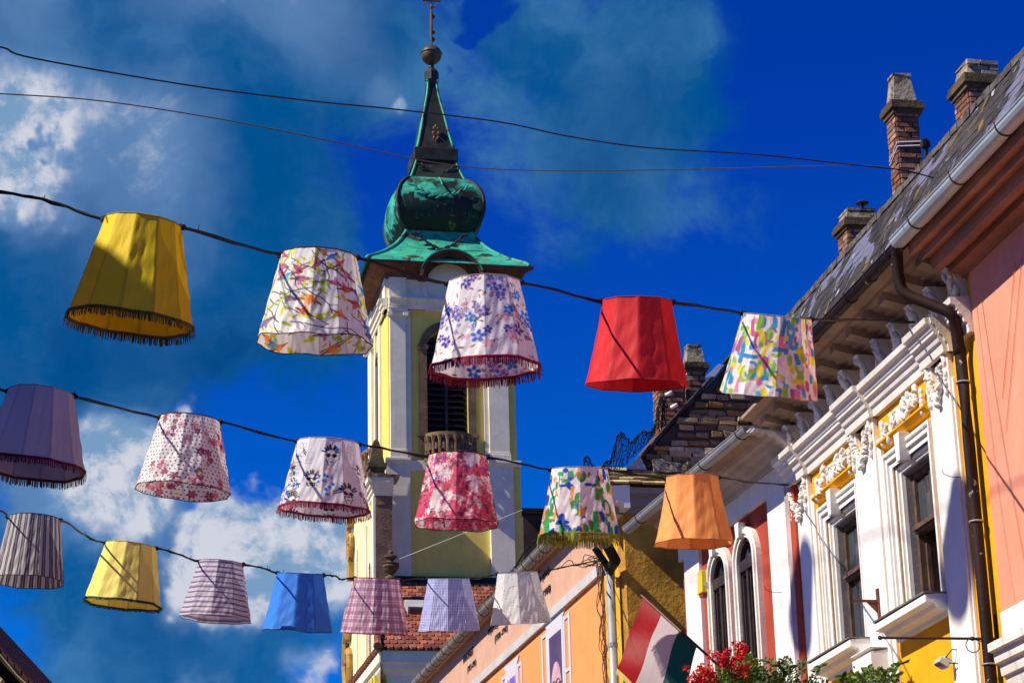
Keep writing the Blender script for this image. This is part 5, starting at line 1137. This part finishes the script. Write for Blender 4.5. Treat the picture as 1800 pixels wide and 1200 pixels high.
# lower stage of the tower
NLo = .10; sl0 = S(FT, 678, 900, NLo); sl1 = S(FT, 722, 900, NLo); sl2 = S(FT, 862, 900, NLo); sl3 = S(FT, 904, 900, NLo); sl4 = S(FT, 918, 900, NLo); z1010 = Z(FT, 800, 1014)
m = MB(); m.box(FT, sl0+.05, sl4, 0, z805-.04, -WT-.2, -.03); m.build('lower_tower_wall', CREAM, CH_)
m = MB(); m.box(FT, sl0, sl1, z1010-.3, z805-.04, -.1, NLo+.02); m.box(FT, sl2, sl3, z1010-.3, z805-.04, -.1, NLo+.02); m.box(FT, sl1, sl2, z805-.42, z805-.041, -.1, NLo-.06); m.extr(FT, [(0, z805-.2), (.16, z805-.2), (.22, z805-.08), (.22, z805), (0, z805)], sl0-.02, sl1+.02); m.extr(FT, [(0, z805-.2), (.16, z805-.2), (.22, z805-.08), (.22, z805), (0, z805)], sl2-.02, sl4)
m.build('lower_pilaster', TWHITE, CH_, bevel=.01)
# little balconies
def balcony(F, sc, z, w_, par):
    m = MB(); k = 9; z0 = z-1.0
    def ringpt(t, r=1.): a = math.pi*t; return (sc-w_*r*math.cos(a), .55*r*math.sin(a)+.06)
    for zz0, zz1, e in ((z-.12, z+.02, 1.06), (z0-.1, z0+.06, 1.05)):
        for i in range(18):
            a, b = ringpt(i/18, e), ringpt((i+1)/18, e); a2, b2 = ringpt(i/18, e-.2), ringpt((i+1)/18, e-.2)
            m.hexa([F(a[0], zz0, a[1]), F(b[0], zz0, b[1]), F(b2[0], zz0, b2[1]), F(a2[0], zz0, a2[1]), F(a[0], zz1, a[1]), F(b[0], zz1, b[1]), F(b2[0], zz1, b2[1]), F(a2[0], zz1, a2[1])])
    for i in range(k+1):
        q = ringpt(i/k); m.tube([F(q[0], z0+.04, q[1]), F(q[0], z0+.3, q[1]), F(q[0], z-.3, q[1]), F(q[0], z-.1, q[1])], [.09, .055, .055, .10], 6)
        if i < k: q = ringpt((i+.5)/k); m.tube([F(q[0], (z+z0)/2-.1, q[1]-.03), F(q[0], (z+z0)/2+.14, q[1]-.03)], [.07, .05], 6)
    m.build('balcony', BSTONE, par)
balcony(FT, ocx, oZ0-.02, (oR-oL)/2+.06, CH_)
# facade block that stands forward on the left, with obelisk, stone pilaster, side cornice
NB = 1.0; b0, b1 = S(FT, 660, 900, NB), S(FT, 689, 900, NB); zb0, zb1, zb2 = Z(FT, 675, 871, NB), Z(FT, 675, 842, NB), Z(FT, 675, 832, NB)
FB = Frame(FT(b0, 0, NB)[:2], dd, nl); LB_ = 5.4
m = MB(); m.box(FT, b0+.01, b1, 0, zb0, -WT-.5, NB-.05); m.build('facade_wall', CREAM, CH_)
m = MB(); m.box(FT, b0, b1+.001, z1010-2, zb0-.3, NB-.06, NB); m.hexa([FT(s, z, n) for n in (NB-.06, NB+.02) for s, z in ((b0-.0, zb0-.32), (b1+.02, zb0-.32), (b1+.02, zb0), (b0-.0, zb0))]); m.build('stone_pilaster', BSTONE, CH_)
pf_ = [(0, zb0), (.05, zb0), (.07, zb0+.12), (.12, zb0+.14), (.14, zb0+.26), (.20, zb0+.28), (.22, zb0+.40), (.30, zb0+.43), (.30, zb1), (0, zb1)]
FBn = Frame(FT(0, 0, NB)[:2], e1, nf)
m = MB(); m.extr(FBn, pf_, b0, b1+.03, miter0=-1); m.extr(FB, pf_, 0, 1.3, miter0=-1); m.build('block_cornice', TWHITE, CH_)
m = MB()
for i in range(7): m.cur = random.choice(((.30, .16, .10), (.40, .30, .22), (.22, .12, .08))); a = b0-.3+i*(b1-b0+.55)/7; m.box(FBn, a, a+(b1-b0+.5)/7, zb1-.01, zb1+.10, -.6, .33, jit=.01)
m.cur = (1, 1, 1); m.build('coping_tiles', TILE, CH_)
oz = Z(FT, 660, 771, .6); ocn = S(FT, 661, 800, .6)
m = MB(); h0 = oz-zb1; b_ = .52; m.box(FT, ocn-.34, ocn+.34, zb1+.09, zb1+.24, .6-.34, .6+.34); m.box(FT, ocn-.27, ocn+.27, zb1+.24, zb1+.45, .6-.27, .6+.27); m.box(FT, ocn-.33, ocn+.33, zb1+.45, zb1+.62, .6-.33, .6+.33)
m.box(FT, ocn-.27, ocn+.27, zb1+.62, oz-.12, .6-.27, .6+.27, taper=.17); m.hexa([FT(ocn+x, z, .6+y) for z, k in ((oz-.12, .10), (oz, .015)) for x, y in ((-k, -k), (k, -k), (k, k), (-k, k))])
m.build('obelisk', DSTONE, CH_, bevel=.015)
balcony(FL, WL*.54, oZ0-.05, .95, CH_)
# side of the facade: pilaster strips, narrow arched window, volutes at the far edge
m = MB(); m.box(FB, .0, .35, 0, zb0, 0, .08); m.box(FB, 1.9, 2.35, 0, zb0-.6, 0, .08); m.box(FB, 4.3, 4.7, 0, zb0-.9, 0, .08); m.build('facade_strip', TWHITE, CH_)
m = arch_ring(FB, 1.15, 0, zb0-2.3, .22, .36, -.02, .05, zb0-7); m.build('side_window_surround', TWHITE, CH_); m = MB(); m.box(FB, .93, 1.37, zb0-7, zb0-2.3, 0, .015); m.poly(FB, [(1.15+.22*math.cos(math.pi*i/10), zb0-2.3+.22*math.sin(math.pi*i/10)) for i in range(11)], 0, .015)
for i in range(16): m.box(FB, .93, 1.37, zb0-2.4-.3*i, zb0-2.37-.3*i, .015, .03)
m.build('side_window', WOODD, CH_)
YST = mat('golden_stone_ornament', (.42, .25, .07), var=.25, bump=.5)
def volute(F, s, z, sc, par):
    m = MB(); m.tube([F(s+sc*(.1+.06*t)*math.cos(t*.7), z+sc*(.1+.09*t)*math.sin(t*.7), .12) for t in range(12)], .11*sc, 7)
    m.box(F, s-.3*sc, s+.3*sc, z-1.5*sc, z-.8*sc, 0, .22); m.blob(F(s, z+1.1*sc, .12), Vector((0, 0, .55*sc)), F.d*.25*sc, F.n*.2); m.build('volute', YST, par)
vs = FB.sz(617, 955, .1); volute(FB, vs[0], vs[1], .9, CH_); vs2 = FB.sz(613, 1165, .1); volute(FB, vs2[0], vs2[1], 1.3, CH_)
m = MB(); m.poly(FB, [(0, z1010-1), (vs[0]+.15, z1010-1), (vs[0]+.1, vs[1]+.6), (vs[0]-1.0, vs[1]+1.3), (LB_*.25, zb0)], -.4, 0.01); m.build('facade_wing', mat('pale_lemon_plaster', (.80, .70, .38), var=.05, bump=.12), CH_)
m = MB(); m.box(FB, 2.6, vs2[0]+.3, 0, z1010-.6, -.5, .02); m.build('facade_base', mat('pale_lemon_plaster', (.80, .70, .38)), CH_)
# nave in front of the tower: low tiled roof, cornice, walls
q = at(666, 1141, 67.5); FN = Frame((q.x, q.y), e1, nf); FNL = Frame((q.x, q.y), dd, nl); zN = q.z; wN = S(FN, 905, 1141); nT = (FT(0, 0, 0)-FN(0, 0, 0)).dot(FN.d)
depN = -(FT(0, 0, 0)-FN(0, 0, 0)).dot(Vector(FN.n)); zR = Z(FT, 760, 1030)
HN = thing('church_nave', FN(wN/2, 0, -3), 'low church nave with red-brown beaver-tail tiles and a cream cornice below the tower', 'church nave')
ov = .35; prn = [(0, zN-1.45), (.05, zN-1.45), (.08, zN-1.3), (.14, zN-1.25), (.14, zN-1.1), (.2, zN-.95), (.24, zN-.75), (.40, zN-.55), (.42, zN-.42), (.50, zN-.38), (.50, zN-.02), (0, zN-.02)]
FNi = Frame(FN(.5, 0, -.5)[:2], e1, nf); FNLi = Frame(FN(.5, 0, -.5)[:2], dd, nl)
m = MB(); m.box(FNi, 0, wN+3, 0, zN-.05, -depN, 0); m.build('wall', CREAM, HN)
m = MB(); m.extr(FNi, prn, 0, wN+3, miter0=-1); m.extr(FNLi, prn, 0, 9, miter0=-1)
m.build('cornice', TWHITE, HN)
m = MB(); 
for s in np.arange(.9, 9, .62): m.box(FNLi, s, s+.28, zN-1.9, zN-1.25, .02, .16); m.box(FNLi, s, s+.28, zN-.9, zN-.5, .2, .44)
m.build('side_brackets', mat('yellow_bracket_plaster', (.76, .62, .08), var=.1, bump=.2), HN)
m = MB(); m.box(FNi, .0, .7, 0, zN-1.45, 0, .06); m.box(FNi, 1.35, 3.0, 0, zN-1.45, 0, .06); m.box(FNi, 3.9, 6.0, 0, zN-1.45, 0, .06); m.build('pilaster', TWHITE, HN)
T = MB(); rows = 18; run = depN-.4; CT = ((.33, .085, .045), (.27, .07, .04), (.40, .12, .06), (.20, .06, .04), (.34, .13, .085))
rp = lambda s, t, o=0.: FN(s, zN+.02+(zR-zN)*t+o, .1-(run+.1)*t)
for r in range(rows):
    t0, t1 = r/rows, (r+1.12)/rows; sL = .55*t0*6*.35; s = sL-(.12 if r % 2 else 0)
    while s < wN+2.5:
        k = pr(.65, 1.3); T.cur = tuple(c*k for c in random.choice(CT)); a, b = s+.01, s+.225; mdl = (a+b)/2; dz = .05
        top = [rp(a, t1, dz*.3), rp(b, t1, dz*.3)]; low = [rp(a, t0+.018, dz), rp(a+.05, t0, dz), rp(b-.05, t0, dz), rp(b, t0+.018, dz)]
        T.add(top+low[::-1]+[p-Vector((0, 0, .05)) for p in low[::-1]], [(0, 1, 2, 3, 4, 5), (2, 6, 7, 3), (3, 7, 8, 4), (4, 8, 9, 5)])
        s += .235
T.cur = (1, 1, 1); rfN = T.build('roof', TILE, HN)
m = MB(); m.quad(rp(-.1, 0, -.03), rp(wN+3, 0, -.03), rp(wN+3, 1, -.03), rp(1.1, 1, -.03)); m.build('roof_underlay', mat('dark_tile_underlay', (.10, .045, .03), bump=0), rfN); m = MB(); m.add([rp(.03, 0, -.05), rp(1.15, 1, -.05), FN(1.15, zN-2, -run), FN(.03, zN-2, 0)], [(0, 1, 2, 3)]); m.build('verge_wall', mat('pale_lemon_plaster', (.80, .70, .38), var=.05, bump=.12), HN)
m = MB()
for k in range(9): a, b = rp(-.05+.13*k, k/9, .06), rp(-.05+.13*(k+1), (k+1.15)/9, .06); m.tube([a, b], [.14, .11], 8)
for k in range(26): s = k*.36; m.tube([FNL(s, zN+.05, -.02), FNL(s+.42, zN+.05, -.02)], [.13, .10], 8)
m.build('ridge_tiles', mat('brown_ridge_tile', (.26, .10, .05), var=.3, bump=.3), rfN)
m = MB(); m.box(FT, sl0-.2, sl4+.6, zR-.12, z1010-.04, NLo-.1, NLo+.12); m.build('roof_abutment', BLACKM, rfN)
ss = S(FN, 716, 1062, -3.5); tt = .50; m = MB(); ctr = rp(ss+.35, tt, .15); rs_ = (rp(0, 1)-rp(0, 0)).normalized(); up_ = rs_.cross(Vector(FN.d)).normalized()
if up_.z < 0: up_ = -up_
obox(m, ctr+rs_*.3, Vector(FN.d), rs_, up_, .36, .42, .13); m.build('skylight', mat('grey_skylight_metal', (.42, .42, .42), rough=.4, bump=.1), HN); m = MB(); obox(m, ctr-rs_*.16, Vector(FN.d), rs_, up_, .30, .03, .10); m.build('skylight_glass', GLASS, HN)
# stone urn in front of the tower
up = at(687, 1018, 72.5); m = MB(); hU = at(687, 966, 72.5).z-up.z; m.lathe(up, [(.16, -2.2), (.16, 0), (.22, .02), (.20, .08*hU), (.10, .13*hU), (.09, .17*hU), (.22, .28*hU), (.30, .42*hU), (.26, .5*hU), (.30, .53*hU), (.13, .58*hU), (.11, .66*hU), (.22, .74*hU), (.21, .79*hU), (.08, .84*hU), (.09, .91*hU), (.02, hU)], 14)
tag(m.build('urn_finial', DSTONE, None, smooth=False), 'dark stone urn standing in front of the tower foot', 'urn')
tag(MB().tube([at(697, 984, 72.5), at(812, 938, 73.3), at(918, 896, 75)], .012, 4).build('lightning_wire', mat('bright_wire', (.6, .6, .55), bump=0)), 'thin bright wire from the stone urn up to the tower corner', 'wire')
# dark building behind the netting, right of the tower
q = at(919, 896, 82); Fd = Frame((q.x, q.y), e1, nf); m = MB(); m.box(Fd, 0, 6, 0, q.z, -6, 0); dk = m.build('background_house', mat('dark_brown_wall', (.06, .035, .035), var=.2, bump=.2)); tag(dk, 'dark flat-topped house behind the netting, right of the tower', 'house')  # far house with an even dark brown wall
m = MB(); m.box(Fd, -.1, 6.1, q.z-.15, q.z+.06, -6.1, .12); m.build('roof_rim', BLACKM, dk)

# ------------------------------------------------------------------ left side of the street (mostly outside the photo)
q = at(-24, 1115, 34.0); slope_l = (at(75, 1200, 34).z-at(0, 1120, 34).z)/((at(75, 1200, 34)-at(0, 1120, 34)).x)
Fl = Frame((q.x, q.y), (1, 0), (0, -1)); zl = q.z
LH = thing('left_house', (q.x-3, q.y+2, 0), 'house with a dark tiled gable in the lower left corner', 'house')
def lz(s): return zl+slope_l*s
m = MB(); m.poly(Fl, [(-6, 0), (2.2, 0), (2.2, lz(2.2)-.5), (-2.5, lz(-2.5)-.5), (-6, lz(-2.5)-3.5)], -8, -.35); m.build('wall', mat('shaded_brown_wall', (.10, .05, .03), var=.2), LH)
T = MB()
for k in range(46):
    s = -2.2+k*.11; j = pr(-.02, .02)
    for r in range(3): T.cur = (pr(.04, .09), pr(.025, .05), pr(.02, .04)); T.hexa([Fl(s+x, lz(s)+dz-.05+j, -n) for n in (r*.22, r*.22+.24) for x, dz in ((0, 0), (.13, .13*slope_l), (.13, .13*slope_l+.07), (0, .09))])
T.cur = (1, 1, 1); T.build('verge_tiles', TILE, LH)
m = MB(); m.hexa([Fl(s, lz(s)+dz, -n) for n in (.05, 8.) for s, dz in ((-2.3, -.16), (2.6, -.16), (2.6, -.05), (-2.3, -.05))]); m.build('roof', mat('dark_roof_boards', (.05, .025, .018), var=.3, bump=.4), LH)
m = MB(); rr = random.Random(8); pts = [Fl(s, lz(s)-.42+rr.uniform(-.015, .015), -.1) for s in np.arange(-1.6, 2.2, .08)]; m.tube(pts, .012, 4)
for p in pts[::1]: m.blob(p+Vector((0, -.02, -.03)), Vector((.022, 0, 0)), Vector((0, .02, 0)), Vector((0, 0, .03)))
m.tube([Fl(-1.2, lz(-1.2)-.06, .02), Fl(.0, lz(0)-.04, .02), Fl(.5, lz(.5)-.10, .02), Fl(1.2, lz(1.2)-.0, .02)], .008, 4)
tag(m.build('bulb_string', mat('pale_little_bulbs', (.55, .50, .25), bump=0)), 'string of tiny pale bulbs under the dark gable at lower left', 'light string')
# near house on the left whose roof shades the first two lampshades
ZEL = 11.25
NLH = thing('near_left_house', (-12, 8, 0), 'tall plastered house on the near left, outside the photo, its roof edge casting shade', 'house')
Fn = street((-6.3, 0), 6.0); Fn2 = Frame(Fn.O[:2], tuple(Fn.d[:2]), tuple((-Fn.n)[:2]))
m = MB(); m.box(Fn2, -14, 15.2, 0, ZEL, -7, 0); m.build('wall', WHITE, NLH); ZRL = ZEL+2
m = MB(); m.extr(Fn2, [(.35, ZEL), (.35, ZEL+.1), (-3.5, ZRL), (-7.4, ZEL+.1), (-7.4, ZEL)], -14.2, 15.4); m.build('roof', mat('brown_roof_tiles', (.12, .07, .05)), NLH)

# ------------------------------------------------------------------ cables
def cable(row, px, rgs, r, ends, label):
    pts = []; sh = CABLE_PTS[row]
    for (u, v), rg in zip(px, rgs): pts.append(('p', u, at(u, v, rg)))
    for a, b in sh:
        for q in (a, b): w_ = q-CAMLOC; u = 900+FPX*w_.dot(CR)/w_.dot(CF); pts.append(('s', u, q))
    pts.sort(key=lambda t: t[1]); P = [p[2] for p in pts]+ends
    m = MB(); path = hang(P, 6, .003); m.tube(path, r, 6)
    for a, b in sh:
        for q in (a, b): m.blob(q, Vector((.03, 0, 0)), Vector((0, .022, 0)), Vector((0, 0, .026)), .2); m.tube([q, q+Vector((0, 0, -.05))], .004, 4)
    off = [p+Vector((0, 0, .012*math.sin(i*.9)))+Vector((0, .01, 0)) for i, p in enumerate(path)]; m.tube(off, r*.55, 5)
    rr = random.Random(row)
    for i in range(4, len(path), 7): p = path[i]; m.tube([p, p+Vector((rr.uniform(-.02, .02), 0, rr.uniform(.02, .05)))], .003, 4)
    c = m.build('cable', BLACKM); return tag(c, label, 'cable', 'cables strung across the street')
R1e = FY(*FY.sz(1615, 567, .05), .05)
cable(1, [(-260, 290), (0, 337), (90, 354)], [13.2, 13.4, 13.4], .010, [at(1520, 562, 19.5), R1e], 'thick black cable carrying the upper row of five lampshades')
s_, z_ = FR.sz(1386, 851, .03)
cable(2, [(-300, 640), (-60, 668)], [15, 15.4], .0095, [at(1330, 848, 23.3), FR(s_, z_, .03)], 'black cable carrying the middle row of six lampshades')
s_, z_ = FO.sz(1056, 984, .05)
cable(3, [(-250, 820), (-10, 893), (145, 938), (310, 972), (470, 1000), (600, 1018), (590, 1012), (735, 1016), (850, 1014), (960, 1003)], [20, 20.6, 21.4, 22.8, 24.2, 25.2, 25.1, 26.4, 27.8, 28.6], .0095, [at(1010, 992, 29.8), FO(s_, z_, .05)], 'sagging black cable carrying the lower row of seven lampshades')
m = MB(); rr = random.Random(4)
for k in range(6): p = FO(s_, z_, .06); m.tube(hang([p+Vector((rr.uniform(-.3, .1), 0, rr.uniform(-.1, .1))) for _ in range(4)]+[p], 4), .006, 4)
pts = hang([at(980, 999, 29), at(1000, 985, 29.5), at(1012, 992, 29.8), at(1030, 996, 30), at(1055, 984, 30.2)], 6, .01); m.tube(pts, .006, 4); tag(m.build('cable_ends', BLACKM), 'knot of loose cable ends at the corner of the orange house', 'cable')
def thin(px, r0, r1, r, label, mt=BLACKM):
    n = len(px); u0, u1 = px[0][0], px[-1][0]; P = [at(u, v, r0+(r1-r0)*(u-u0)/(u1-u0)) for u, v in px]
    tag(MB().tube(hang(P, 8), r, 5).build('overhead_wire', mt), label, 'wire', 'thin wires high over the street')
thin([(-120, 70), (0, 83), (60, 103), (330, 150), (540, 177), (700, 193), (880, 215), (1000, 240), (1140, 260), (1330, 272), (1500, 290), (1590, 300), (1660, 318)], 13, 19.5, .0065, 'highest thin wire, crossing the spire below the ball')
thin([(-120, 158), (0, 165), (180, 178), (400, 212), (600, 252), (790, 290), (960, 300), (1200, 298), (1490, 291), (1570, 297), (1640, 312)], 14, 19.5, .005, 'second thin wire, crossing the spire at its collar', mat('greyish_wire', (.10, .09, .06), bump=0))

# a fourth, higher cable above the photo's top edge; its lampshades throw the violet ovals on the right-hand walls
random.seed(41); CP0 = []
for (Fw, u, v, zt) in ((FY, 1672, 955, 13.6), (FY, 1406, 1045, 16.5)):
    s, z = Fw.sz(u, v, .05); P0_ = Fw(s, z, .05); P1_ = P0_+SDIR*((zt-z)/SDIR.z)
    lampshade(0, (0, 0), (60, 0), (-15, 90), (75, 90), 0., f_speck(), 'lampshade on the highest cable above the %s' % ('pink house side, out of the photo' if u > 1500 else 'red house side, out of the photo'), D=.78, shift=P1_-Vector((0, 0, .35)), matl=LINED)
    w_ = P1_-CAMLOC; print('off-frame shade v', 600-FPX*w_.dot(CU)/w_.dot(CF)); CP0.append(P1_+Vector((0, 0, .36)))
tag(MB().tube(hang([CP0[0]+(CP0[0]-CP0[1])*1.2, CP0[0], CP0[1], CP0[1]+(CP0[1]-CP0[0])*1.], 8), .012, 6).build('cable', BLACKM), 'high cable above the top edge of the photo carrying two more lampshades', 'cable', 'cables strung across the street')
# ------------------------------------------------------------------ flag
FLR = 21.0; top = at(1130, 1048, FLR+.6); rt = at(1226, 1136, FLR+.15); lf = at(1083, 1166, FLR+.2); pole_end = at(1262, 1168, FLR)
t = thing('flag', pole_end, 'red, white and green tricolour flag with gold fringe on a slanting pole', 'flag')
m = MB(); d_ = (top-pole_end); m.tube([pole_end-d_*.15, top+d_*.02], .014, 8); m.build('pole', mat('dark_red_pole', (.12, .03, .02), rough=.5, bump=0), t)
FW = fabric('flag_cloth', .30)
stripe = ((.30, .003, .005), (.50, .43, .44), (.002, .075, .055)); across = rt-top; down = lf-top; down = down+Vector((0, 0, -.02))
NU, NV = 36, 48; L2 = 1.0; Vn = across.cross(down).normalized()
def fp(a, b): w_ = .035*math.sin(a*7+b*3.2)*b+.022*math.sin(b*9+a*4)+.05*b*math.sin(a*2.4+.6); return top+across*a+down*(b*L2)+Vn*w_+Vector((0, 0, -.05*b*a))
for k, col in enumerate(stripe):
    m = MB()
    for i in range(12):
        for j in range(NV): a0, a1, b0_, b1_ = (k*12+i)/NU, (k*12+i+1)/NU, j/NV, (j+1)/NV; m.quad(fp(a0, b0_), fp(a1, b0_), fp(a1, b1_), fp(a0, b1_))
    m.build(('red_stripe', 'white_stripe', 'green_stripe')[k], fabric(('flag_red', 'flag_white', 'flag_green')[k], .30, col), t, smooth=True)
m = MB()
for i in range(150):
    a = i/150; p = fp(a, 1.); m.cur = (pr(.6, 1.2),)*3; m.quad(p, fp(a+.006, 1.), fp(a+.006, 1.)+down*.045+Vector((0, 0, -.02)), p+down*.045+Vector((0, 0, -.025)))
m.cur = (1, 1, 1); m.build('gold_fringe', mat('gold_fringe', (.55, .42, .12), attr=True, bump=0), t)

# ------------------------------------------------------------------ flower boxes
LEAFM = mat('green_leaves', (1, 1, 1), rough=.6, var=.2, scale=8, bump=0, attr=True, spec=.4); REDF = mat('red_petals', (1, 1, 1), rough=.6, var=.15, bump=0, attr=True)
def leafq(m, p, L, wd, d, rr):
    d = d.normalized(); s = d.cross(Vector((rr.uniform(-1, 1), rr.uniform(-1, 1), rr.uniform(-.2, 1)))).normalized(); n = d.cross(s)
    a, b = p, p+d*L; c = p+d*L*.5; m.add([a, c+s*wd+n*wd*.2, b, c-s*wd+n*wd*.2], [(0, 1, 2), (0, 2, 3)])
def bush(name, blobs_, nleaf, label, cat, seed, greens, L=(.025, .045), flowers=0, fblobs=(), sprays=()):
    rr = random.Random(seed); base = at(blobs_[0][0], blobs_[0][1]+30, blobs_[0][3]); t = thing(name, base, label, cat); m = MB(); st = MB()
    tot = sum(b[2]**2 for b in blobs_)
    for (u, v, r, rg) in blobs_:
        c = at(u, v, rg); R = r*rg/FPX
        for i in range(int(nleaf*r*r/tot)):
            q = Vector((rr.gauss(0, 1), rr.gauss(0, 1), rr.gauss(0, 1))).normalized()*R*rr.random()**.45; q.z *= .9
            if rr.random() < .3 and q.length > R*.6: q *= rr.uniform(1, 1.3)
            k = rr.uniform(.5, 1.4); m.cur = tuple(x*k for x in rr.choice(greens)); ln = rr.uniform(*L); leafq(m, c+q, ln, ln*.33, q+Vector((rr.uniform(-.5, .5),)*3)*R+Vector((0, 0, -.1*R)), rr)
            if i % 12 == 0: st.tube([c+q*.2, c+q], .003, 3)
    for (u0, v0, u1, v1, rg) in sprays:
        a, b = at(u0, v0, rg), at(u1, v1, rg+rr.uniform(-.2, .2)); mid_ = (a+b)/2+Vector((0, 0, .05)); P = hang([a, mid_, b], 8); st.tube(P, .004, 4)
        for i, p in enumerate(P[2:]):
            for sg in (-1, 1):
                k = rr.uniform(.7, 1.5); m.cur = tuple(x*k for x in rr.choice(greens)); d = ((b-a).normalized()*.6+(CR*sg*(.7)+CU*.3*sg)).normalized(); leafq(m, p, rr.uniform(.045, .065), .014, d, rr)
    m.cur = (1, 1, 1); m.build('foliage', LEAFM, t); st.build('stems', mat('green_stem', (.06, .09, .02), bump=0), t)
    if flowers:
        f = MB()
        for i in range(flowers):
            u, v, r, rg = rr.choice(fblobs); c = at(u, v, rg); R = r*rg/FPX; c = c+Vector((rr.gauss(0, .45), rr.gauss(0, .35)-.05, rr.gauss(0, .45)))*R; hr = rr.uniform(.022, .04)
            for j in range(16):
                q = Vector((rr.gauss(0, 1), rr.gauss(0, 1), rr.gauss(0, 1))).normalized()*hr; k = rr.uniform(.7, 1.2); f.cur = tuple(x*k for x in rr.choice(((.80, .02, .02), (.70, .01, .03), (.85, .06, .06)))); leafq(f, c+q*.4, .028, .012, q, rr)
        f.cur = (1, 1, 1); f.build('flower_heads', REDF, t)
    return t
GR = ((.12, .25, .015), (.17, .32, .02), (.07, .15, .015), (.22, .36, .03))
bush('geranium', [(1312, 1176, 30, 20.6), (1292, 1190, 34, 20.5), (1330, 1198, 30, 20.6), (1240, 1200, 22, 20.4)], 3000, 'red geraniums and bright green leaves below the arched windows', 'flower bush', 3, GR, (.02, .04), 95,
     [(1256, 1174, 28, 20.3), (1276, 1162, 24, 20.3), (1296, 1164, 22, 20.3), (1304, 1142, 12, 20.3), (1240, 1188, 24, 20.3), (1228, 1200, 16, 20.3)])
bush('climbing_shrub', [(1378, 1206, 28, 19.8), (1430, 1222, 34, 19.6), (1356, 1202, 24, 20.)], 1500, 'dark leafy shrub with thin feathery shoots below the violet shadow', 'shrub', 5, ((.04, .09, .012), (.06, .12, .015), (.03, .06, .01)), (.025, .05), sprays=[(1380, 1195, 1345, 1160, 19.8), (1400, 1190, 1376, 1158, 19.8), (1410, 1190, 1412, 1162, 19.7), (1370, 1200, 1398, 1172, 19.8), (1430, 1195, 1447, 1170, 19.6), (1390, 1190, 1365, 1170, 19.7)])
bush('wall_shrub', [(1520, 1210, 34, 18.6), (1560, 1212, 28, 18.4)], 900, 'light green fern-like shoots rising against the white sill at the bottom edge', 'shrub', 6, ((.12, .24, .015), (.09, .18, .012)), (.03, .05), sprays=[(1535, 1200, 1524, 1176, 18.5), (1545, 1200, 1568, 1180, 18.4), (1560, 1200, 1590, 1165, 18.4), (1510, 1205, 1500, 1188, 18.6), (1555, 1205, 1540, 1178, 18.4), (1490, 1208, 1478, 1192, 18.7), (1570, 1208, 1582, 1186, 18.4)])
